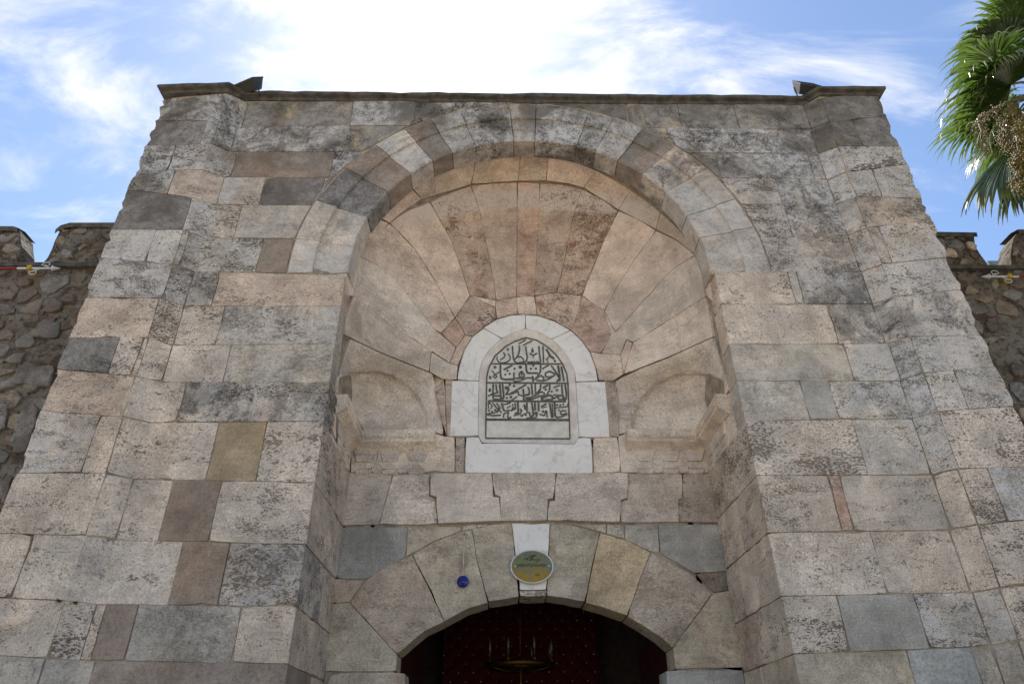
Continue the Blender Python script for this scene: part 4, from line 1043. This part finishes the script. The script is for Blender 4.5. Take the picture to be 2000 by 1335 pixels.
# ------------------------------------------------------------------ crenellated rubble walls
def cells(x0, x1, z0, z1, sx, sz, seed):
    rnd_ = random.Random(seed); S_ = []; i = 0; z = z0-sz
    while z < z1+sz:
        x = x0-sx+(sx*.5 if i % 2 else 0)
        while x < x1+sx: S_.append((x+rnd_.uniform(-.42, .42)*sx, z+rnd_.uniform(-.36, .36)*sz)); x += sx*rnd_.uniform(.75, 1.3)
        z += sz; i += 1
    out = []
    for a in S_:
        poly = [(a[0]-2*sx, a[1]-2*sz), (a[0]+2*sx, a[1]-2*sz), (a[0]+2*sx, a[1]+2*sz), (a[0]-2*sx, a[1]+2*sz)]
        for b_ in S_:
            if b_ is a or abs(b_[0]-a[0]) > 3.2*sx or abs(b_[1]-a[1]) > 3.2*sz: continue
            mx, mz, nx_, nz2 = (a[0]+b_[0])/2, (a[1]+b_[1])/2, b_[0]-a[0], b_[1]-a[1]
            q = []
            for k in range(len(poly)):
                p, r = poly[k], poly[(k+1) % len(poly)]
                dp = (p[0]-mx)*nx_+(p[1]-mz)*nz2; dr = (r[0]-mx)*nx_+(r[1]-mz)*nz2
                if dp <= 0: q.append(p)
                if dp*dr < 0: t = dp/(dp-dr); q.append((p[0]+(r[0]-p[0])*t, p[1]+(r[1]-p[1])*t))
            poly = q
            if len(poly) < 3: break
        if len(poly) >= 3: out.append(poly)
    return out
def clip_poly(poly, region):       # region: convex, counter-clockwise
    for k in range(len(region)):
        a, b_ = region[k], region[(k+1) % len(region)]; q = []
        for i in range(len(poly)):
            p, r = poly[i], poly[(i+1) % len(poly)]
            sp_ = (b_[0]-a[0])*(p[1]-a[1])-(b_[1]-a[1])*(p[0]-a[0]); s2 = (b_[0]-a[0])*(r[1]-a[1])-(b_[1]-a[1])*(r[0]-a[0])
            if sp_ >= 0: q.append(p)
            if sp_*s2 < 0: t = sp_/(sp_-s2); q.append((p[0]+(r[0]-p[0])*t, p[1]+(r[1]-p[1])*t))
        poly = q
        if len(poly) < 3: return []
    return poly
def rubble(parent, region, Y, kinds, sx, sz, seed, gapr=(.004, .03), lump=.012, skip=.4):
    if area2(region) < 0: region = region[::-1]
    xs = [p[0] for p in region]; zs = [p[1] for p in region]
    for poly in cells(min(xs), max(xs), min(zs), max(zs), sx, sz, seed):
        q = clip_poly(poly, region)
        if len(q) < 3 or abs(area2(q)) < .012: continue
        if random.random() < skip: continue
        cx = sum(p[0] for p in q)/len(q); cz = sum(p[1] for p in q)/len(q); rr = math.sqrt(abs(area2(q)))*.6
        lp = random.uniform(.2, 1.)*lump
        o = stone('stone', parent, q, lambda u, v, d: Vector((u, Y+d, v))-parent_off(parent), random.choice(kinds), .12, gap=random.uniform(*gapr), jit=.03, step=.10, bev=.012, relief=.02, rnd=.05,
              dfun=lambda u, v: -lp*max(0, 1-((u-cx)**2+(v-cz)**2)/rr**2), proud=random.uniform(0, .012))
def parent_off(o):
    v = Vector((0, 0, 0))
    while o is not None: v += o.location; o = o.parent
    return v
def mass(name, region, Y, thick, mat, parent, rough=.025, top=None):
    """solid wall piece behind the stones, its face a little uneven"""
    if area2(region) < 0: region = region[::-1]
    o = densify(region, .16); P = inset(o, [random.uniform(-.004, rough) for _ in o])
    off = parent_off(parent); g = .2; pts = [Vector(a) for a in P]; xs = [a[0] for a in P]; zs = [a[1] for a in P]; ii = inset(P, .08)
    for i in range(int((max(xs)-min(xs))/g)+1):
        for j in range(int((max(zs)-min(zs))/g)+1):
            x, z = min(xs)+(i+random.random())*g, min(zs)+(j+random.random())*g
            if inside(ii, x, z) and inside(P, x, z): pts.append(Vector((x, z)))
    v2, e2, f2, *_ = delaunay_2d_cdt(pts, [(i, (i+1) % len(P)) for i in range(len(P))], [], 1, 1e-5)
    V = [Vector((p.x, Y+noise.noise(Vector((p.x*3, Y, p.y*3)))*.03, p.y))-off for p in v2]; Fc = [list(f) for f in f2]
    b0 = len(V); V += [Vector((a[0], Y+thick, a[1]))-off for a in P]; n = len(P)
    for i in range(n): Fc.append([i, (i+1) % n, b0+(i+1) % n, b0+i])
    Fc.append([b0+i for i in range(n)][::-1])
    return mesh_obj(name, V, Fc, mat, parent)
ZCR, ZTOP = at(60, 520, YW).z, at(200, 441, YW).z
def wx(px, py): p = at(px, py, YW); return (p.x, p.z)
def cwall(side, label, regions, base_x, seeds):
    wl = thing('crenellated_wall', (base_x[0] if side > 0 else base_x[1], YW, 0), label, 'wall', 'rubble walls beside the portal')
    body = [(base_x[0], 0), (base_x[1], 0), (base_x[1], ZCR), (base_x[0], ZCR)]
    mass('mortar_core', body, YW+.02, .9, RUBMORT, wl)
    vis = [(base_x[0], 4.2), (base_x[1], 4.2), (base_x[1], ZCR-.03), (base_x[0], ZCR-.03)]
    rubble(wl, vis, YW, 'DDDGTTGDD' if side > 0 else 'TTDGTTGD', .34, .24, seeds, (.004, .04), .012)
    low = [(base_x[0], 0), (base_x[1], 0), (base_x[1], 4.2), (base_x[0], 4.2)]
    rubble(wl, low, YW, 'DDGTTG', .75, .5, seeds+5, (.02, .08))
    for k, (rg_, cap) in enumerate(regions):
        mr = mass('merlon', rg_, YW+.015, .32, RUBMORT, wl)
        rubble(mr, rg_, YW, 'TTGDGT' if side > 0 else 'TTTGxD', .26, .17, seeds+20+k, (.002, .02), .02, .3)
        bm = bmesh.new(); off = parent_off(mr)       # cement cap, rounded at its ends
        for a, b_ in zip(cap, cap[1:]):
            va = [bm.verts.new(Vector((p[0], y, p[1]+h))-off) for p in (a, b_) for y, h in ((YW-.03, -.07), (YW-.05, 0.), (YW+.1, .05), (YW+.38, .05))]
            for i in range(3): bm.faces.new((va[i], va[i+1], va[i+5], va[i+4]))
        bmesh.ops.remove_doubles(bm, verts=bm.verts, dist=.001); bmesh.ops.recalc_face_normals(bm, faces=bm.faces)
        bm_obj('cap', bm, CEMENT, mr)
    bm = bmesh.new(); box(bm, base_x[0]-wl.location.x, base_x[1]-wl.location.x, -.06, .5, ZCR-.035, ZCR+.03); bm_obj('sill', bm, CEMENT, wl)
    return wl
DARKST = [[(18, 752), (34, 716), (112, 712), (102, 758)], [(12, 884), (44, 790), (84, 786), (56, 888)], [(-20, 850), (-22, 778), (24, 779), (14, 838)], [(50, 660), (72, 628), (120, 618), (118, 664)], [(-10, 985), (2, 925), (30, 930), (12, 992)]]
m1 = [wx(80, 518), wx(106, 468), wx(112, 452), wx(122, 444), wx(140, 439), (-4.9, wx(200, 438)[1]), (-4.9, wx(200, 518)[1])]
m2 = [(-9.2, ZCR), wx(31, 518), wx(34, 508), wx(44, 480), wx(39, 449), wx(30, 446), (-9.2, wx(20, 444)[1])]
wall_l = cwall(1, 'dark rubble wall with crenellations to the left of the portal', [(m1, [m1[2], m1[3], m1[4], m1[5]]), (m2, [m2[6], m2[5], m2[4]])], (-11, -4.95), 3)
n1 = [(5.6, ZCR), wx(1936, 532), wx(1929, 510), wx(1910, 478), wx(1904, 458), (5.6, wx(1850, 455)[1])]
n2 = [wx(1978, 537), (11, ZCR), (11, wx(2000, 452)[1]), wx(1984, 452), wx(1975, 480), wx(1972, 515)]
cwall(-1, 'brown rubble wall with crenellations to the right of the portal', [(n1, [n1[5], n1[4]]), (n2, [n2[3], n2[2]])], (5.75, 11.5), 11)
for pl in DARKST: stone('stone', wall_l, [wx(*p) for p in pl], lambda u, v, d: Vector((u, YW+d, v))-wall_l.location, 'd', .1, jit=.03, step=.09, bev=.015, relief=.015, proud=.035, rnd=.06)
bm = bmesh.new(); a = at(1930, 509, 9.4); b_ = at(2030, 509, 9.4); box(bm, a.x, b_.x, 9.4, 9.7, 0, a.z); tag(bm_obj('parapet', bm, simple('blue_grey_render', (.23, .29, .31), .8)), 'blue grey rendered parapet seen through the gap between the right merlons', 'parapet')

# striped lances lying on the crenel sills
WHITE = simple('white_paint', (.55, .55, .54), .4, 0, 20, .1, .05); REDP = simple('red_paint', (.32, .012, .018), .4, 0, 20, .1, .05); YEL = simple('yellow_strap', (.42, .27, .02), .7, 0, 20, .2, .1)
def lance(px_tip, px_red, px_far, py, px_strap, s_, label):
    Y = YW-.12; z = at(px_tip, py, Y).z; xt, xr_, xf, xs_ = at(px_tip, py, Y).x, at(px_red, py, Y).x, at(px_far, py, Y).x, at(px_strap, py, Y).x
    ln = thing('lance', (xt, Y, z), label, 'lance', 'striped lances on the wall tops')
    def T(name, pts, r, mat, seg=8):
        bm = bmesh.new(); tube(bm, [(x-xt, y, q) for x, y, q in pts], r, seg); return bm_obj(name, bm, mat, ln, True)
    T('white_shaft', [(xt-s_*.10, 0, 0), (xr_, 0, 0)], .016, WHITE); T('red_shaft', [(xr_, 0, 0), (xr_-s_*.75, 0, 0)], .016, REDP)
    T('white_shaft', [(xr_-s_*.75, 0, 0), (xf, 0, 0)], .016, WHITE)
    T('arrow_tip', [(xt, 0, 0), (xt-s_*.10, 0, 0), (xt-s_*.115, 0, 0), (xt-s_*.13, 0, 0)], [.002, .032, .045, .012], WHITE)
    for k, (q, up) in enumerate(((.20, 1), (.34, -1))):
        pts = [(xt-s_*(q+.02+.07*(1-t/14)*math.cos(t*.5)+.0), 0, up*(.045+.055*(1-t/16)*math.sin(t*.5)+.02)) for t in range(13)]
        T('scroll', [(xt-s_*(q-.05), 0, up*.012)]+pts, .007, WHITE, 5)
    bm = bmesh.new(); box(bm, xs_-xt-.03, xs_-xt+.03, -.03, .2, -.035, .035); bm_obj('strap', bm, YEL, ln)
lance(119, 34, -90, 524, 58, 1, 'red and white striped lance with arrow tip on the left wall, pointing right')
lance(1916, 1989, 2110, 540, 1971, -1, 'white and red striped lance with arrow tip on the right wall, pointing left')

# ------------------------------------------------------------------ fan palm
def leafmat():
    mt, t, b = newmat('palm_leaf')
    oi = t.n('ShaderNodeObjectInfo'); geo = t.n('ShaderNodeNewGeometry').outputs['Position']
    n1 = t.noise(geo, 6, 4); col = t.mix(t.step(n1, .35, .65), (.022, .058, .014), (.07, .115, .024))
    at_ = t.n('ShaderNodeAttribute', attribute_name='tip').outputs['Fac']
    col = t.mix(t.math('MULTIPLY', at_, .75), col, (.26, .25, .06))
    t.put(b.inputs['Base Color'], col); b.inputs['Roughness'].default_value = .24; b.inputs['Specular IOR Level'].default_value = .75
    tr = t.n('ShaderNodeBsdfTranslucent'); t.put(tr.inputs[0], t.mix(.5, col, (.16, .26, .03))); mx = t.n('ShaderNodeMixShader'); mx.inputs[0].default_value = .34
    t.put(mx.inputs[1], b.outputs[0]); t.put(mx.inputs[2], tr.outputs[0])
    t.put([n_ for n_ in t.nt.nodes if n_.type == 'OUTPUT_MATERIAL'][0].inputs[0], mx.outputs[0])
    return mt
PALM = leafmat(); PET = simple('palm_stalk', (.12, .085, .03), .6); BARK = simple('palm_bark', (.16, .12, .08), .95, 0, 8, .4, .8, 25); FRUIT = simple('palm_fruit', (.17, .125, .012), .5, 0, 30, .4, .1)
YPALM = 6.7
crown = at(2062, 175, YPALM)
palm = thing('palm_tree', (crown.x, YPALM, 0), 'green fan palm with hanging fronds and fruit clusters right of the portal', 'palm tree')
bm = bmesh.new(); tube(bm, [(.05*math.sin(i*.9), 0, crown.z*i/14) for i in range(15)], [.30-.09*i/14 for i in range(15)], 16); bm_obj('trunk', bm, BARK, palm, True)
def frond(hub, axis, up, L, spread=115, n=46, droop=.55, seed=0):
    """petiole plus a fan of folded leaflets that droop towards their tips"""
    rd = random.Random(seed); V, Fc, tips = [], [], []
    axis = axis.normalized(); side = axis.cross(up).normalized(); up = side.cross(axis).normalized()
    for k in range(n):
        th = R(-spread+2*spread*(k+.5)/n)+rd.uniform(-.02, .02); Lk = L*(.72+.28*math.cos(th*.75))*rd.uniform(.88, 1.06)
        d = axis*math.cos(th)+side*math.sin(th)+up*(.25*(1-abs(th)/2.2)-.05)
        d.normalize(); wv = (side*math.cos(th)-axis*math.sin(th)); g = droop*rd.uniform(.7, 1.35)
        p = hub.copy(); v = d.copy(); N_ = 9; b0 = len(V)
        for i in range(N_+1):
            t = i/N_; wd = L*.027*(min(1, t/.45+.12) if t < .45 else max(.04, 1-((t-.45)/.55)**1.5))
            nn = v.cross(wv).normalized(); fold = nn*wd*.45
            V += [p-wv*wd+fold, p.copy(), p+wv*wd+fold]; tips += [smooth((t-.62)/.38)]*3
            v = (v+Vector((0, 0, -g*(t**1.6)*.62))).normalized(); 
            if t > .55: v = (v+Vector((rd.uniform(-.05, .05), rd.uniform(-.05, .05), 0))).normalized()
            p = p+v*(Lk/N_)
        for i in range(N_):
            a = b0+3*i; Fc += [(a, a+1, a+4, a+3), (a+1, a+2, a+5, a+4)]
    return V, Fc, tips
def add_frond(hub, axis, L, seed, up=Vector((0, 0, 1)), **k):
    V, Fc, tips = frond(hub, axis, up, L, seed=seed, **k)
    o = mesh_obj('frond', [v-palm.location for v in V], Fc, PALM, palm)
    a = o.data.attributes.new('tip', 'FLOAT', 'POINT'); a.data.foreach_set('value', tips)
    bm = bmesh.new(); c = crown+Vector((0, 0, -.05)); mid = c.lerp(hub, .5)+Vector((0, 0, .12))
    tube(bm, [q-palm.location for q in (c, c.lerp(mid, .5)+Vector((0, 0, .03)), mid, mid.lerp(hub, .5)+Vector((0, 0, .03)), hub)], [.035, .03, .025, .02, .014], 6); bm_obj('petiole', bm, PET, o, True)
fr_list = [(at(1975, 165, 6.4), Vector((-1, -.1, .05)), 1.25, 31, dict(droop=1.05, n=54)), (at(1990, 240, 6.6), Vector((-.8, -.2, -.5)), 1.15, 32, dict(droop=.9, spread=95)), (at(1975, 90, 6.8), Vector((-.9, .1, .25)), 1.2, 33, dict(droop=1.0, n=54)),
 (at(2000, 60, 6.5), Vector((-.75, -.4, .5)), 1.1, 34, dict(droop=1.0)), (at(1992, 322, 6.7), Vector((-.12, -.1, -1)), 1.1, 35, dict(spread=40, droop=.6, n=30, up=Vector((-.7, -.7, .2)))), (at(1945, 120, 6.45), Vector((-1, -.25, -.15)), 1.05, 1, dict(droop=.85)), (at(1980, 285, 6.4), Vector((-.26, -.2, -1)), 1.4, 2, dict(spread=52, droop=.6, n=46, up=Vector((-.7, -.7, .2)))),
 (at(1985, 5, 6.3), Vector((-.9, -.5, .3)), .62, 3, dict(droop=.7)), (at(1985, 140, 6.25), Vector((-.6, -.8, -.25)), .95, 4, dict(droop=.9)),
 (at(1960, 75, 7.0), Vector((-.8, .6, .2)), .95, 5, dict(droop=.85)), (at(2030, 330, 6.9), Vector((.1, .3, -1)), .95, 6, dict(spread=75, droop=.4, up=Vector((.2, -.9, .2)))),
 (at(1990, 215, 7.15), Vector((-.5, .8, -.35)), .9, 7, dict(droop=.9))]
for h, ax, L, sd_, k in fr_list: add_frond(h, ax, L, sd_, **k)
for i in range(9):
    a = R(-75+29*i); e = random.uniform(-.2, .9); d = Vector((math.cos(a), math.sin(a), e)).normalized()
    add_frond(crown+d*.85, d, 1.05, 20+i, droop=.8, n=36)
# fruit clusters
def fruits(pts, nf, seed, rad):
    rd = random.Random(seed); bm = bmesh.new(); fb = bmesh.new()
    pts = [Vector(p) for p in pts]; tube(bm, [p-palm.location for p in pts], [.022-.003*i for i in range(len(pts))], 6)
    for k in range(44):
        t = rd.uniform(.35, 1)*(len(pts)-1); i = min(int(t), len(pts)-2); p = pts[i].lerp(pts[i+1], t-i)
        q = p+Vector((rd.gauss(0, rad), rd.gauss(0, rad), -abs(rd.gauss(.08, .15)))); tube(bm, [p-palm.location, p.lerp(q, .5)+Vector((0, 0, .04))-palm.location, q-palm.location], .004, 4)
        for j in range(nf):
            c = p.lerp(q, rd.uniform(.35, 1.05))+Vector((rd.gauss(0, .03), rd.gauss(0, .03), rd.gauss(0, .03)))
            bmesh.ops.create_icosphere(fb, subdivisions=1, radius=rd.uniform(.007, .012), matrix=Matrix.Translation(c-palm.location))
    s_ = bm_obj('fruit_stalk', bm, PET, palm, True); o = bm_obj('fruit', fb, FRUIT, s_, True); o['kind'] = 'stuff'
fruits([crown, at(1990, 190, 6.25), at(1960, 245, 6.15), at(1985, 300, 6.15), at(1992, 375, 6.15)], 40, 1, .07)
fruits([crown, at(2010, 190, 6.05), at(1985, 260, 6.0), at(1996, 340, 6.05)], 30, 2, .07)
fruits([crown, at(1965, 200, 6.1), at(1910, 232, 6.0), at(1925, 280, 6.0)], 7, 3, .07)

# weeds in a joint at lower left
WEED = simple('weed_leaf', (.03, .075, .02), .6)
for k, (px, py) in enumerate(((118, 1172), (147, 1177))):
    u, z = LR.hit(px, py); b = LR.f(u, z, 0)
    wd = thing('weed_tuft', b, ('small green weed growing in a joint low on the left pilaster', 'second green weed sprig just right of the other in the joint')[k], 'weed', 'weeds in the joint')
    for j in range(7):
        d = Vector((random.uniform(-1, 1), -random.uniform(.4, 1), random.uniform(-.6, .5))).normalized()*random.uniform(.03, .06); s_ = d.cross(Vector((0, 0, 1))).normalized()*.014
        mesh_obj('leaf', [(0, 0, 0), d*.5+s_, d, d*.5-s_, d*.5+Vector((0, 0, .008))], [(0, 1, 4), (1, 2, 4), (2, 3, 4), (3, 0, 4)], WEED, wd)
